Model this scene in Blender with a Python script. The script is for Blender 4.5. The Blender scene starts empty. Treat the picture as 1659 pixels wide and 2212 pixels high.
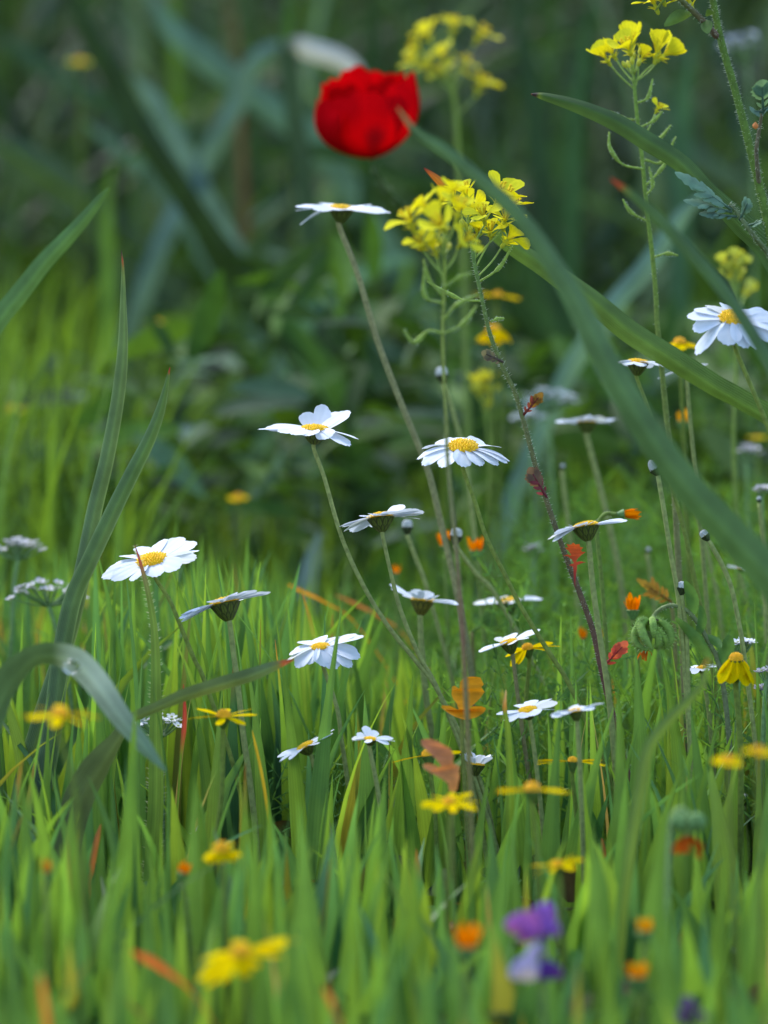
import bpy, math, random
import numpy as np
from mathutils import Vector
PI = math.pi
R = math.radians
random.seed(7); rng = np.random.default_rng(11)
S = bpy.context.scene
COL = S.collection

# ------------------------------------------------------------------ camera, sky, sun, exposure
CAM_H, PITCH, FOCUS, KPX = 0.28, R(5.2), 1.5, 8888.0
cam = bpy.data.cameras.new("camera"); camo = bpy.data.objects.new("camera", cam); COL.objects.link(camo)
camo.location = (0, 0, CAM_H); camo.rotation_euler = (PI/2 - PITCH, 0, 0)
cam.sensor_fit = 'HORIZONTAL'; cam.sensor_width = 13.0; cam.lens = 13.0*KPX/1659.0
cam.clip_start = 0.01; cam.clip_end = 2000
cam.dof.use_dof = True; cam.dof.focus_distance = FOCUS
cam.dof.aperture_fstop = 3.8
S.camera = camo
W = bpy.data.worlds.new("World"); S.world = W; W.use_nodes = True
nt = W.node_tree; nt.nodes.clear()
sk = nt.nodes.new('ShaderNodeTexSky'); sk.sky_type = 'NISHITA'; sk.sun_disc = False
SUN_EL, SUN_AZ = R(52), R(-35)           # sun behind the flowers, to the left, veiled by cloud
sk.sun_elevation = SUN_EL; sk.sun_rotation = SUN_AZ
bg = nt.nodes.new('ShaderNodeBackground'); bg.inputs[1].default_value = 0.15
wo = nt.nodes.new('ShaderNodeOutputWorld')
nt.links.new(sk.outputs[0], bg.inputs[0]); nt.links.new(bg.outputs[0], wo.inputs[0])
sl = bpy.data.lights.new("sun", 'SUN'); sl.energy = 1.5; sl.angle = R(24); sl.color = (1, .97, .92)
so = bpy.data.objects.new("sun", sl); COL.objects.link(so)
sd = Vector((math.sin(SUN_AZ)*math.cos(SUN_EL), math.cos(SUN_AZ)*math.cos(SUN_EL), math.sin(SUN_EL)))
so.rotation_euler = sd.to_track_quat('Z', 'Y').to_euler(); so.location = (0, 3, 5)
S.view_settings.view_transform = 'Standard'; S.view_settings.look = 'None'
S.view_settings.exposure = 1.55; S.view_settings.gamma = 1.0
try:
    S.cycles.max_bounces = 6; S.cycles.diffuse_bounces = 3; S.cycles.glossy_bounces = 2
    S.cycles.transmission_bounces = 4; S.cycles.use_denoising = True
except Exception: pass

CP = np.array((0, 0, CAM_H)); CF = np.array((0, math.cos(PITCH), -math.sin(PITCH)))
CU = np.array((0, math.sin(PITCH), math.cos(PITCH))); CR = np.array((1., 0, 0))
def P(px, py, d):
    """world point seen at (px,py) of the 1659x2212 picture at distance d"""
    k = KPX/d
    return CP + d*CF + CR*((px-829.5)/k) + CU*((1106-py)/k)
def proj(p):
    q = np.asarray(p) - CP; d = q@CF
    return 829.5 + KPX*(q@CR)/d, 1106 - KPX*(q@CU)/d, d
def ground(x, y):
    x = np.asarray(x, float); y = np.asarray(y, float)
    z = .006*np.sin(9*x+1)*np.cos(7*y) + .004*np.sin(23*x+5*y)
    t = np.clip((y-4.2)/6, 0, 1); return z + 1.5*t*t*(3-2*t)
def unit(v):
    v = np.asarray(v, float); return v/(np.linalg.norm(v, axis=-1, keepdims=True)+1e-12)

# ------------------------------------------------------------------ materials
def newmat(name):
    m = bpy.data.materials.new(name); m.use_nodes = True; t = m.node_tree; t.nodes.clear(); return m, t
def plantmat(name, rough=.5, transl=.3, tint=(1.15, 1.1, .6), vein=0., veinN=14, noise=.12, nscale=300, spec=.5, bump=0., sheen=0.):
    m, t = newmat(name); N = t.nodes.new; L = t.links.new
    at = N('ShaderNodeAttribute'); at.attribute_name = 'Col'
    tc = N('ShaderNodeTexCoord'); ns = N('ShaderNodeTexNoise'); ns.inputs['Scale'].default_value = nscale
    ns.inputs['Detail'].default_value = 3; L(tc.outputs['Object'], ns.inputs['Vector'])
    mr = N('ShaderNodeMapRange'); mr.inputs['From Min'].default_value = .3; mr.inputs['From Max'].default_value = .7
    mr.inputs['To Min'].default_value = 1-noise; mr.inputs['To Max'].default_value = 1+noise; L(ns.outputs[0], mr.inputs['Value'])
    fac = mr.outputs[0]
    sp = None
    if vein > 0:
        uv = N('ShaderNodeUVMap'); sx = N('ShaderNodeSeparateXYZ'); L(uv.outputs[0], sx.inputs[0])
        ml = N('ShaderNodeMath'); ml.operation = 'MULTIPLY'; ml.inputs[1].default_value = veinN*2*PI; L(sx.outputs[0], ml.inputs[0])
        sn = N('ShaderNodeMath'); sn.operation = 'SINE'; L(ml.outputs[0], sn.inputs[0])
        v = N('ShaderNodeMath'); v.operation = 'MULTIPLY_ADD'; v.inputs[1].default_value = vein; v.inputs[2].default_value = 1.0; L(sn.outputs[0], v.inputs[0])
        mm = N('ShaderNodeMath'); mm.operation = 'MULTIPLY'; L(fac, mm.inputs[0]); L(v.outputs[0], mm.inputs[1]); fac = mm.outputs[0]
        sp = sn.outputs[0]
    vm = N('ShaderNodeVectorMath'); vm.operation = 'SCALE'; L(at.outputs['Color'], vm.inputs[0]); L(fac, vm.inputs['Scale'])
    pr = N('ShaderNodeBsdfPrincipled'); pr.inputs['Roughness'].default_value = rough
    pr.inputs['Specular IOR Level'].default_value = spec
    if sheen: pr.inputs['Sheen Weight'].default_value = sheen
    L(vm.outputs[0], pr.inputs['Base Color'])
    if bump and sp is not None:
        bp = N('ShaderNodeBump'); bp.inputs['Strength'].default_value = bump; bp.inputs['Distance'].default_value = .0002
        L(sp, bp.inputs['Height']); L(bp.outputs[0], pr.inputs['Normal'])
    out = N('ShaderNodeOutputMaterial')
    if transl > 0:
        tr = N('ShaderNodeBsdfTranslucent'); tv = N('ShaderNodeVectorMath'); tv.operation = 'MULTIPLY'
        tv.inputs[1].default_value = tint; L(vm.outputs[0], tv.inputs[0]); L(tv.outputs[0], tr.inputs['Color'])
        mx = N('ShaderNodeMixShader'); mx.inputs[0].default_value = transl
        L(pr.outputs[0], mx.inputs[1]); L(tr.outputs[0], mx.inputs[2]); L(mx.outputs[0], out.inputs[0])
    else: L(pr.outputs[0], out.inputs[0])
    return m
M_GRASS = plantmat('fresh_grass_blade', .5, .48, (1.3, 1.2, .45), vein=.07, veinN=6, noise=.15, nscale=60, spec=.3)
M_LEAF = plantmat('strap_leaf', .5, .25, (1.3, 1.2, .5), vein=.09, veinN=12, noise=.2, nscale=90, spec=.3, bump=.4)
M_DARK = plantmat('background_leaf', .6, .3, (1.3, 1.25, .4), noise=.2, nscale=60, spec=.22)
M_SOFT = plantmat('soft_leaf', .65, .3, (1.3, 1.2, .5), noise=.2, nscale=200, spec=.15)
M_STEM = plantmat('hairy_stem', .7, .0, noise=.25, nscale=600, spec=.15)
M_PETAL = plantmat('white_petal', .55, .28, (.95, .98, 1.05), vein=.015, veinN=3, noise=.03, nscale=300, spec=.2, bump=.12)
M_YELLOW = plantmat('yellow_petal', .6, .35, (1, .9, .1), vein=.04, veinN=4, noise=.1, nscale=300, spec=0., bump=.1)
M_RED = plantmat('poppy_petal', .6, .35, (1.1, .2, .2), vein=.04, veinN=14, noise=.12, nscale=60, spec=0.)
M_PART = plantmat('flower_centre', .6, .0, noise=.15, nscale=900, spec=.3)
def soilmat():
    m, t = newmat('damp_soil'); N = t.nodes.new; L = t.links.new
    tc = N('ShaderNodeTexCoord'); ns = N('ShaderNodeTexNoise'); ns.inputs['Scale'].default_value = 14; ns.inputs['Detail'].default_value = 8
    L(tc.outputs['Object'], ns.inputs['Vector'])
    cr = N('ShaderNodeValToRGB'); e = cr.color_ramp.elements
    e[0].position = .35; e[0].color = (.022, .03, .012, 1); e[1].position = .68; e[1].color = (.05, .075, .025, 1)
    L(ns.outputs[0], cr.inputs[0]); pr = N('ShaderNodeBsdfPrincipled'); pr.inputs['Roughness'].default_value = .9
    L(cr.outputs[0], pr.inputs['Base Color'])
    bp = N('ShaderNodeBump'); bp.inputs['Strength'].default_value = .6; bp.inputs['Distance'].default_value = .02
    L(ns.outputs[0], bp.inputs['Height']); L(bp.outputs[0], pr.inputs['Normal'])
    o = N('ShaderNodeOutputMaterial'); L(pr.outputs[0], o.inputs[0]); return m
M_SOIL = soilmat()
def dropmat():
    m, t = newmat('water_drop'); pr = t.nodes.new('ShaderNodeBsdfPrincipled')
    pr.inputs['Transmission Weight'].default_value = 1; pr.inputs['Roughness'].default_value = .02; pr.inputs['IOR'].default_value = 1.33
    o = t.nodes.new('ShaderNodeOutputMaterial'); t.links.new(pr.outputs[0], o.inputs[0]); return m
M_DROP = dropmat()

# ------------------------------------------------------------------ mesh helpers
def mesh_arrays(name, V, Q, C, UV=None, tris=None):
    me = bpy.data.meshes.new(name); V = np.asarray(V, np.float32); Q = np.asarray(Q, np.int32)
    me.vertices.add(len(V)); me.vertices.foreach_set('co', V.ravel())
    nq = len(Q); me.loops.add(nq*4); me.loops.foreach_set('vertex_index', Q.ravel())
    me.polygons.add(nq); me.polygons.foreach_set('loop_start', np.arange(nq, dtype=np.int32)*4)
    me.polygons.foreach_set('use_smooth', np.ones(nq, bool))
    me.update(calc_edges=True)
    a = me.color_attributes.new('Col', 'FLOAT_COLOR', 'POINT')
    c = np.ones((len(V), 4), np.float32); c[:, :3] = C; a.data.foreach_set('color', c.ravel())
    if UV is not None:
        u = me.uv_layers.new(name='UVMap'); u.data.foreach_set('uv', np.asarray(UV, np.float32)[Q.ravel()].ravel())
    me.validate(); return me
class MB:
    def __init__(s): s.v = []; s.q = []; s.c = []; s.u = []; s.n = 0
    def add(s, V, Q, C, U=None):
        V = np.asarray(V, float).reshape(-1, 3); C = np.broadcast_to(np.asarray(C, float), (len(V), 3))
        s.v.append(V); s.q.append(np.asarray(Q, int)+s.n); s.c.append(C)
        s.u.append(np.zeros((len(V), 2)) if U is None else np.asarray(U, float)); s.n += len(V); return s
    def grid(s, G, C, U=None, close=False):
        G = np.asarray(G, float); a, b = G.shape[:2]
        I = np.arange(a*b).reshape(a, b)
        if close: I = np.concatenate([I, I[:, :1]], 1)
        Q = np.stack([I[:-1, :-1], I[:-1, 1:], I[1:, 1:], I[1:, :-1]], -1).reshape(-1, 4)
        C = np.asarray(C, float)
        if C.ndim == 2 and C.shape[0] == a: C = np.repeat(C[:, None], b, 1)
        if C.ndim == 3: C = C.reshape(-1, 3)
        if U is None:
            vv, uu = np.meshgrid(np.linspace(0, 1, a), np.linspace(0, 1, b), indexing='ij'); U = np.stack([uu, vv], -1)
        return s.add(G.reshape(-1, 3), Q, C, U.reshape(-1, 2))
    def build(s, name, mat, parent=None, loc=None):
        V = np.concatenate(s.v); Q = np.concatenate(s.q)
        if parent is not None:
            off = np.array(parent['_o'] if '_o' in parent.keys() else (0, 0, 0), float)
        else: off = np.array(loc if loc is not None else (0, 0, 0), float)
        me = mesh_arrays(name, V-off, Q, np.concatenate(s.c), np.concatenate(s.u)); me.materials.append(mat)
        o = bpy.data.objects.new(name, me); COL.objects.link(o)
        if parent is not None:
            o.parent = parent; o['_o'] = tuple(float(x) for x in off)
            if '_o' in parent.keys() and parent.type == 'MESH': o.location = (0, 0, 0)
        else: o.location = tuple(off); o['_o'] = tuple(float(x) for x in off)
        return o
def tag(o, label, cat, group=None, kind=None):
    if label: o['label'] = label
    if cat: o['category'] = cat
    if group: o['group'] = group
    if kind: o['kind'] = kind
    return o
def thing(name, base, label, cat, group=None):
    o = bpy.data.objects.new(name, None); COL.objects.link(o); o.location = tuple(float(x) for x in base)
    o.empty_display_size = .01; o['_o'] = tuple(float(x) for x in base); return tag(o, label, cat, group)
def smooth(pts, n=6):
    p = np.asarray(pts, float)
    if len(p) < 3: return p[0]+(p[-1]-p[0])*np.linspace(0, 1, n+1)[:, None]
    q = np.vstack([2*p[0]-p[1], p, 2*p[-1]-p[-2]]); out = []
    for i in range(1, len(q)-2):
        for k in range(n):
            t = k/n; a, b, c, d = q[i-1], q[i], q[i+1], q[i+2]
            out.append(.5*((2*b)+(-a+c)*t+(2*a-5*b+4*c-d)*t*t+(-a+3*b-3*c+d)*t**3))
    out.append(p[-1]); return np.array(out)
def tangents(C):
    T = np.gradient(C, axis=0); return unit(T)
def tube(mb, C, rad, col, seg=7, hairs=0, hl=.0012, hcol=(.5, .52, .4), cap=True):
    C = np.asarray(C, float); T = tangents(C); m = len(C)
    rad = np.broadcast_to(np.asarray(rad, float), (m,)); n0 = unit(np.cross(T[0], (0.3, .9, .1)))
    G = []; fr = []
    for i in range(m):
        n0 = unit(n0-T[i]*(n0@T[i])); b = np.cross(T[i], n0); fr.append((n0, b))
        a = np.linspace(0, 2*PI, seg, endpoint=False)
        G.append(C[i]+rad[i]*(np.cos(a)[:, None]*n0+np.sin(a)[:, None]*b))
    G = np.array(G)
    col = np.asarray(col, float)
    if cap:
        G = np.concatenate([np.repeat(C[:1, None], seg, 1), G, np.repeat(C[-1:, None], seg, 1)])
        if col.ndim == 2: col = np.vstack([col[:1], col, col[-1:]])
    mb.grid(G, col, close=True)
    for _ in range(hairs):
        f = random.random()*(m-1.001); i = int(f); c = C[i]+(C[i+1]-C[i])*(f-i); a = random.random()*2*PI
        d = math.cos(a)*fr[i][0]+math.sin(a)*fr[i][1]; w = np.cross(d, T[i])*.00009; s_ = T[i]*.00009
        r = rad[i]; tip = c+d*(r+hl*random.uniform(.5, 1.1))+T[i]*hl*random.uniform(-.5, .1)
        b0 = c+d*r*.8; V = [b0-w, b0+w, tip+w*.2, tip-w*.2, b0-s_, b0+s_, tip+s_*.2, tip-s_*.2]
        mb.add(V, [[0, 1, 2, 3], [4, 5, 6, 7]], hcol)
def px_seed(t): return sum(map(ord, t)) % 17
def ribbon(mb, C, w, side, col, fold=.25, cross=5, edge=None, rib=1.0):
    """leaf blade: centre line C, full width w per point, side vectors, V fold"""
    C = np.asarray(C, float); T = tangents(C); side = np.broadcast_to(np.asarray(side, float), C.shape)
    side = unit(side-T*np.sum(side*T, 1, keepdims=True)); nrm = np.cross(side, T)
    w = np.asarray(w, float); t = np.linspace(-1, 1, cross)
    G = C[:, None]+side[:, None]*(w[:, None]*t/2)[..., None]+nrm[:, None]*(w[:, None]*fold*(np.abs(t)**1.3)/2)[..., None]
    col = np.asarray(col, float)
    if col.ndim == 1: col = np.broadcast_to(col, (len(C), 3))
    K = np.repeat(col[:, None], cross, 1).copy()
    K[:, cross//2] *= rib
    if cross == 9: K[:, 2] *= .92; K[:, 6] *= .90; K[:, 1] *= 1.06
    if edge is not None: K[:, 0] = edge; K[:, -1] = edge
    mb.grid(G, K)
def lathe(mb, C, axis, prof, col, seg=16, ex=None):
    axis = unit(axis); ex = unit(np.cross(axis, (.1, .9, .2))) if ex is None else ex; ey = np.cross(axis, ex)
    a = np.linspace(0, 2*PI, seg, endpoint=False)
    G = np.array([C+axis*h+r*(np.cos(a)[:, None]*ex+np.sin(a)[:, None]*ey) for r, h in prof])
    mb.grid(G, col, close=True)
def lerpcol(a, b, t):
    t = np.asarray(t)[:, None]; return np.asarray(a)*(1-t)+np.asarray(b)*t
def pathpts(pts, d0, toground=True, jit=0):
    """pts: (px,py) or (px,py,d) -> world points, continued down to the soil"""
    W_ = [P(q[0], q[1], q[2] if len(q) > 2 else d0) for q in pts]
    if toground:
        a, b = W_[-2], W_[-1]; sl_ = (b-a)/max(1e-6, np.linalg.norm(b-a)); g = float(ground(b[0], b[1]))
        h = b[2]-g
        if h > .004:
            mid = b+sl_*h*.35; mid[2] = b[2]-h*.45
            e = np.array((mid[0]+(mid[0]-b[0])*.6, mid[1]+(mid[1]-b[1])*.6, 0)); e[2] = float(ground(e[0], e[1]))-.003
            W_ += [mid, e]
    return np.array(W_)

# ------------------------------------------------------------------ ground
def make_ground():
    xs = np.concatenate([[-400, -120, -40, -15, -6], np.linspace(-3, 3, 61), [6, 15, 40, 120, 400]])
    ys = np.concatenate([[-400, -100, -20, -4], np.linspace(-1, 11, 97), [15, 30, 80, 200, 600]])
    X, Y = np.meshgrid(xs, ys, indexing='ij'); G = np.stack([X, Y, ground(X, Y)], -1)
    mb = MB(); mb.grid(G, (.04, .05, .02)); o = mb.build('ground', M_SOIL)
    tag(o, 'dark damp soil and low green cover under the meadow', None, kind='structure')
make_ground()

# ------------------------------------------------------------------ daisies
WHITE = (.72, .76, .82)
def petal(mb, C, rad, n, L, w, e0, curl, col, r0, twist=0., notch=.05, tip=.5, cup=.035):
    """one ray petal: rises at e0 and bends by curl (radians) along its length"""
    m, k = 10, 7; s = np.linspace(0, 1, m); t = np.linspace(-1, 1, k)
    th = e0+curl*s; dr = np.cumsum(np.cos(th))/m; dh = np.cumsum(np.sin(th))/m; dr -= dr[0]; dh -= dh[0]
    sd_ = unit(np.cross(n, rad)); wid = w*(.42+.58*np.sin(PI*np.clip(s, 0, 1)**.85*.62)**1.0)*np.where(s > tip, np.sqrt(np.clip(1-((s-tip)/(1-tip))**3.0*.62, 0, 1)), 1)
    G = np.zeros((m, k, 3)); sn = sd_*math.cos(twist)+n*math.sin(twist)
    for i in range(m):
        for j in range(k):
            f = 1-(.10*abs(t[j])**2.2+notch*.6*(.5-.5*math.cos(3*PI*t[j])))*s[i]**4
            x = r0+L*dr[i]*f; h = L*dh[i]*f+cup*wid[i]*(t[j]**2)*.8-.02*L*math.cos(2.5*PI*t[j])*s[i]*.35
            G[i, j] = C+rad*x+n*h+sn*wid[i]*t[j]/2
    mb.grid(G, col)
def frame(tilt, roll):
    tl, rl = R(tilt), R(roll)
    n = math.cos(tl)*(math.cos(rl)*CU+math.sin(rl)*CR)-math.sin(tl)*CF
    ex = math.cos(rl)*CR-math.sin(rl)*CU; ey = np.cross(n, ex); return n, ex, ey
def floret_disc(mb, C, n, ex, ey, r, hgt, col, col2, cnt=110):
    prof = [(r*math.cos(a), hgt*math.sin(a)) for a in np.linspace(0, PI/2*.99, 7)]
    lathe(mb, C, n, prof, col2, 18, ex)
    for i in range(cnt):
        q = math.sqrt((i+.5)/cnt); a = i*2.39996; x, y = q*math.cos(a), q*math.sin(a); h = math.sqrt(max(0, 1-q*q))
        b = C+r*(x*ex+y*ey)+n*hgt*h; dn = unit(n+(x*ex+y*ey)*.8); s_ = r*.075; u_ = unit(np.cross(dn, ex+.01)); v_ = np.cross(dn, u_)
        tp = b+dn*s_*random.uniform(1.2, 2.4)
        V = [b+s_*u_, b+s_*v_, b-s_*u_, b-s_*v_, tp+.6*s_*u_, tp+.6*s_*v_, tp-.6*s_*u_, tp-.6*s_*v_]
        mb.add(V, [[0, 1, 5, 4], [1, 2, 6, 5], [2, 3, 7, 6], [3, 0, 4, 7], [4, 5, 6, 7]], np.array(col)*random.uniform(.8, 1.15))
def calyx(mb, C, n, ex, r, h, lobes=11, base=(.12, .15, .02), dark=(.012, .014, .008)):
    seg, rows = lobes*8, 17; a = np.linspace(0, 2*PI, seg, endpoint=False); ey = np.cross(n, ex)
    G = np.zeros((rows, seg, 3)); K = np.zeros((rows, seg, 3))
    for i in range(rows):
        s = i/(rows-1); rr = r*(.22+.78*s**.75); hh = -h*(1-s)
        row = min(1, int(s*2.0)); fr = min(1, s*2-row); ph = (a/(2*PI)*lobes+.5*(row % 2)) % 1; e = np.abs(ph-.5)*2
        lim = np.sqrt(max(0, 1-fr**1.6))*.98
        dk = np.exp(-((e-lim)/.20)**2); dk = np.maximum(dk, (np.abs(ph-.5) < .05)*.45); dk = np.clip(dk+.22, 0, 1)
        rr_ = rr*(1+.03*(1-e)); G[i] = C+n*hh+rr_[:, None]*(np.cos(a)[:, None]*ex+np.sin(a)[:, None]*ey)
        K[i] = np.asarray(base)*(1-dk[:, None])+np.asarray(dark)*dk[:, None]
    mb.grid(G, K, close=True)
    lathe(mb, C, n, [(r, 0), (r*.5, .0004), (1e-5, .0005)], base, seg, ex)
GREYSTEM, GREENSTEM, BROWNSTEM = (.25, .28, .09), (.19, .24, .045), (.22, .19, .08)
def daisy(name, cx, cy, d, Rpx, tilt, roll, petals, stem, label, group='white daisies in the meadow', cat='daisy', colr=WHITE,
          disc=(.9, .56, .01), disc2=(.85, .45, .005), wid=.41, discr=.30, stemcol=GREYSTEM, stemr=.00082, elev=3, curl=-8,
          nr=12, cal=(.12, .15, .02), caldark=(.012, .014, .008), calh=.30, mat=None, notch=.05, hairs=0, fall=0, dch=.28, jit=6):
    k = KPX/d; Rm = Rpx/k; n, ex, ey = frame(tilt, roll); C = P(cx, cy, d)
    calC = C-n*Rm*.02; bot = calC-n*Rm*calh*.86
    pts = pathpts([(stem[0][0], stem[0][1], d)]+[((q[0], q[1], q[2]) if len(q) > 2 else (q[0], q[1], d)) for q in stem[1:]], d)
    pts[0] = bot+n*Rm*.05
    pts = np.vstack([pts[:1], [bot-n*Rm*.12], pts[1:]])
    base = pts[-1].copy(); t = thing(name, (base[0], base[1], float(ground(base[0], base[1]))), label, cat, group)
    Cc = smooth(pts, 6); mb = MB(); z = np.linspace(1, 0, len(Cc))
    rad = np.linspace(.9, 1.15, len(Cc))*stemr; rad[:2] *= 1.35
    bc = lerpcol(np.array(stemcol)*.8, stemcol, z); tube(mb, Cc, rad, bc, 8, hairs=hairs, hl=.0006)
    mb.build('stem', M_STEM, t)
    rd = Rm*discr; mb = MB(); calyx(mb, calC, n, ex, rd*1.0, Rm*calh*.88, base=cal, dark=caldark); mb.build('calyx', M_PART, t)
    mb = MB(); floret_disc(mb, C, n, ex, ey, rd*.95, rd*dch, disc, disc2); mb.build('flower_centre', M_PART, t)
    if petals is None:
        petals = [(360*i/nr+random.uniform(-jit, jit), elev+random.uniform(-jit, jit), random.uniform(.9, 1.04)) for i in range(nr)]
    for q in petals:
        az, el, ln = q[:3]; cu = q[3] if len(q) > 3 else curl+random.uniform(-5, 5); a = R(az)
        rad_ = math.cos(a)*ex+math.sin(a)*ey; mb = MB(); L = 1.08*Rm*ln*random.uniform(.96, 1.05)-rd*.75
        c_ = np.array(colr)*random.uniform(.92, 1.02)*(np.array((.97, .93, .80)) if random.random() < .10 else 1)
        petal(mb, C+n*random.uniform(0, .0004), rad_, n, L, Rm*wid*random.uniform(.88, 1.08), R(el), R(cu), c_, rd*.75, twist=R(random.uniform(-22, 22)), notch=notch)
        mb.build('petal', mat or M_PETAL, t)
    return t
D = daisy
D('daisy', 737, 452, 1.60, 104, 4, 4, [(182, -4, 1.0, -8), (196, -18, 1.02, -22), (172, 4, .95), (120, 12, .85), (100, 10, .9), (75, 14, .85), (50, 10, .9), (20, 7, 1), (5, 6, 1.02, -12), (348, 4, .98), (262, 3, .8), (225, 0, .8), (300, 6, .8)],
  [(745, 485), (772, 590), (815, 735), (870, 880), (915, 990), (942, 1085)], 'highest white daisy on a long pale stem under the red poppy', discr=.26, stemr=.0012, stemcol=(.26, .25, .11))
D('daisy', 680, 928, 1.5, 112, 6, 2, [(181, -2, 1.15, 0), (168, 0, .98), (112, 34, .62, 20), (75, 32, .8, 20), (52, 34, .78), (35, 30, .92, 0), (342, -6, .88), (322, -20, .9), (235, -4, .8), (262, -2, .65), (205, -3, .8), (300, -12, .6)],
  [(688, 975), (700, 1030), (738, 1160), (785, 1265), (840, 1355), (900, 1430), (950, 1500)], 'sharp white daisy with lifted narrow petals left of the mustard stems', discr=.27, wid=.40)
D('daisy', 1000, 968, 1.5, 105, 17, 2, [(0, 0, 1.02, -34), (28, 4, .9, -20), (60, 4, .8, -10), (95, 4, .75), (130, 3, .8, -15), (160, 2, .95, -28), (185, 0, 1.02, -38), (208, -2, 1, -34), (240, -6, .9, -24), (268, -6, .85, -22), (296, -6, .85, -22), (325, -4, .9, -26), (345, -2, 1, -30)],
  [(1008, 1015), (1028, 1090), (1050, 1160), (1085, 1230), (1125, 1310), (1180, 1400), (1240, 1500)], 'open white daisy with drooping petals behind the reddish mustard stem', wid=.43, discr=.33, dch=.42, stemcol=GREENSTEM)
D('daisy', 822, 1118, 1.5, 95, -7, -7, [(182, -5, 1.02), (195, -14, .98), (170, -6, .9), (240, 2, .75), (265, 8, .6), (300, 6, .75), (345, 4, .9), (0, 6, 1.0), (15, 2, 1.03), (42, 34, .78), (60, 10, .8), (100, -4, .95), (130, -8, 1), (150, -10, .9), (30, -2, 1)],
  [(825, 1160), (845, 1240), (866, 1320), (905, 1415), (950, 1500)], 'dewy white daisy with dark striped calyx, centre of the meadow', wid=.46, discr=.31, calh=.36)
D('daisy', 1265, 1138, 1.48, 86, -6, -10, [(184, -6, 1.02, -14), (196, -14, 1.02, -14), (205, -8, .92), (172, -2, .8), (135, 22, .6), (118, 24, .6), (90, 16, .6), (255, 10, .55), (285, 6, .7), (20, 4, .9), (5, 3, 1.02), (350, 2, 1.05), (335, 3, .95), (230, 2, .75)],
  [(1270, 1176), (1280, 1260), (1295, 1370), (1312, 1480), (1322, 1570), (1330, 1660)], 'tilted white daisy above the small red leaf on the mustard stem', wid=.42, discr=.34, calh=.40, stemr=.0011)
D('daisy', 328, 1212, 1.5, 107, 19, -12, [(0, 5, 1.02), (22, 10, 1.0), (45, 12, .95), (75, 12, .95), (105, 10, .9), (135, 8, .9), (160, 0, .98), (183, -2, 1.05), (205, -4, .95), (240, -4, .8), (275, -4, .75), (312, -2, .85), (340, 4, 1)],
  [(345, 1250), (368, 1300), (395, 1365), (420, 1425), (445, 1480)], 'wide white daisy with yellow centre behind the red-tipped hairy blade', wid=.43, discr=.33, dch=.32, stemcol=GREENSTEM)
D('daisy', 486, 1303, 1.49, 101, -6, -13, [(183, -3, 1.02), (194, -12, 1.05), (172, 0, 1), (210, -4, .8), (128, 18, .6), (245, 12, .55), (285, 14, .65), (325, 10, .85), (5, 3, 1.0), (20, 7, .9), (348, 2, 1), (70, 10, .7), (300, 8, .8), (160, 4, .6)],
  [(488, 1340), (503, 1400), (515, 1490), (526, 1590), (540, 1690)], 'white daisy seen from below with striped calyx, above the grass tips', wid=.42, discr=.33, calh=.42, stemr=.0011)
D('daisy', 692, 1398, 1.52, 92, 14, -6, [(5, 14, 1.05), (22, 12, .95), (60, 8, .75), (95, 8, .7), (130, 6, .75), (165, -4, .8, -20), (187, -8, 1, -26), (215, -16, .85, -24), (240, -20, .7, -24), (275, -20, .7, -30), (300, -20, .85, -34), (322, -14, 1.0, -30), (340, -6, 1, -24)],
  [(715, 1450), (728, 1530), (738, 1600), (750, 1680)], 'white daisy half hidden by an upright blade, drooping wet petals', wid=.48, discr=.24)
D('daisy', 912, 1298, 1.58, 82, -4, 6, [(184, 28, 1.0, -5), (165, 24, .9), (225, 24, .5, 20), (250, 30, .6, 20), (280, 34, .6, 15), (310, 30, .6), (345, 6, .9), (2, 4, 1.05, -8), (90, 12, .7), (125, 18, .8), (55, 12, .8), (20, 8, .9)],
  [(907, 1335), (911, 1400), (920, 1500), (935, 1600)], 'white daisy with cupped up petals below the dewy daisy', wid=.42, discr=.31, calh=.42, cal=(.2, .17, .02), stemr=.0012)
D('daisy', 1098, 1300, 1.63, 78, 3, -6, None, [(1103, 1340), (1112, 1420), (1125, 1520)], 'soft white daisy in front of the fine green foliage right of the cupped daisy', elev=6, wid=.38, discr=.33, calh=.38, nr=14)
D('daisy', 1100, 1388, 1.53, 72, 3, -14, [(185, 2, 1.02), (172, 0, 1), (195, 0, .9), (130, 30, .6), (100, 30, .6), (70, 26, .7), (30, 16, .95), (10, 12, 1.02), (350, 10, .9), (240, 6, .7), (280, 6, .6), (315, 8, .8)],
  [(1107, 1425), (1118, 1500), (1130, 1590), (1145, 1700)], 'white daisy beside the small golden yellow daisy', wid=.32, discr=.28, calh=.38, stemcol=BROWNSTEM)
D('daisy', 1140, 1535, 1.47, 72, 12, -12, None, [(1150, 1565), (1158, 1650), (1168, 1740)], 'small flat white daisy above the thin yellow flower', wid=.44, discr=.3, nr=10)
D('daisy', 1243, 1536, 1.42, 57, 3, -8, [(180, 2, 1), (195, -2, .95), (150, 8, .8), (95, 30, .55), (60, 12, .7), (15, 14, 1.05), (0, 12, 1.1), (340, 6, .8), (250, 20, .5), (290, 10, .6), (220, 4, .7)],
  [(1250, 1565), (1252, 1640), (1256, 1730)], 'blurred small white daisy right of the flat white daisy', wid=.42, discr=.28, calh=.45)
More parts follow.
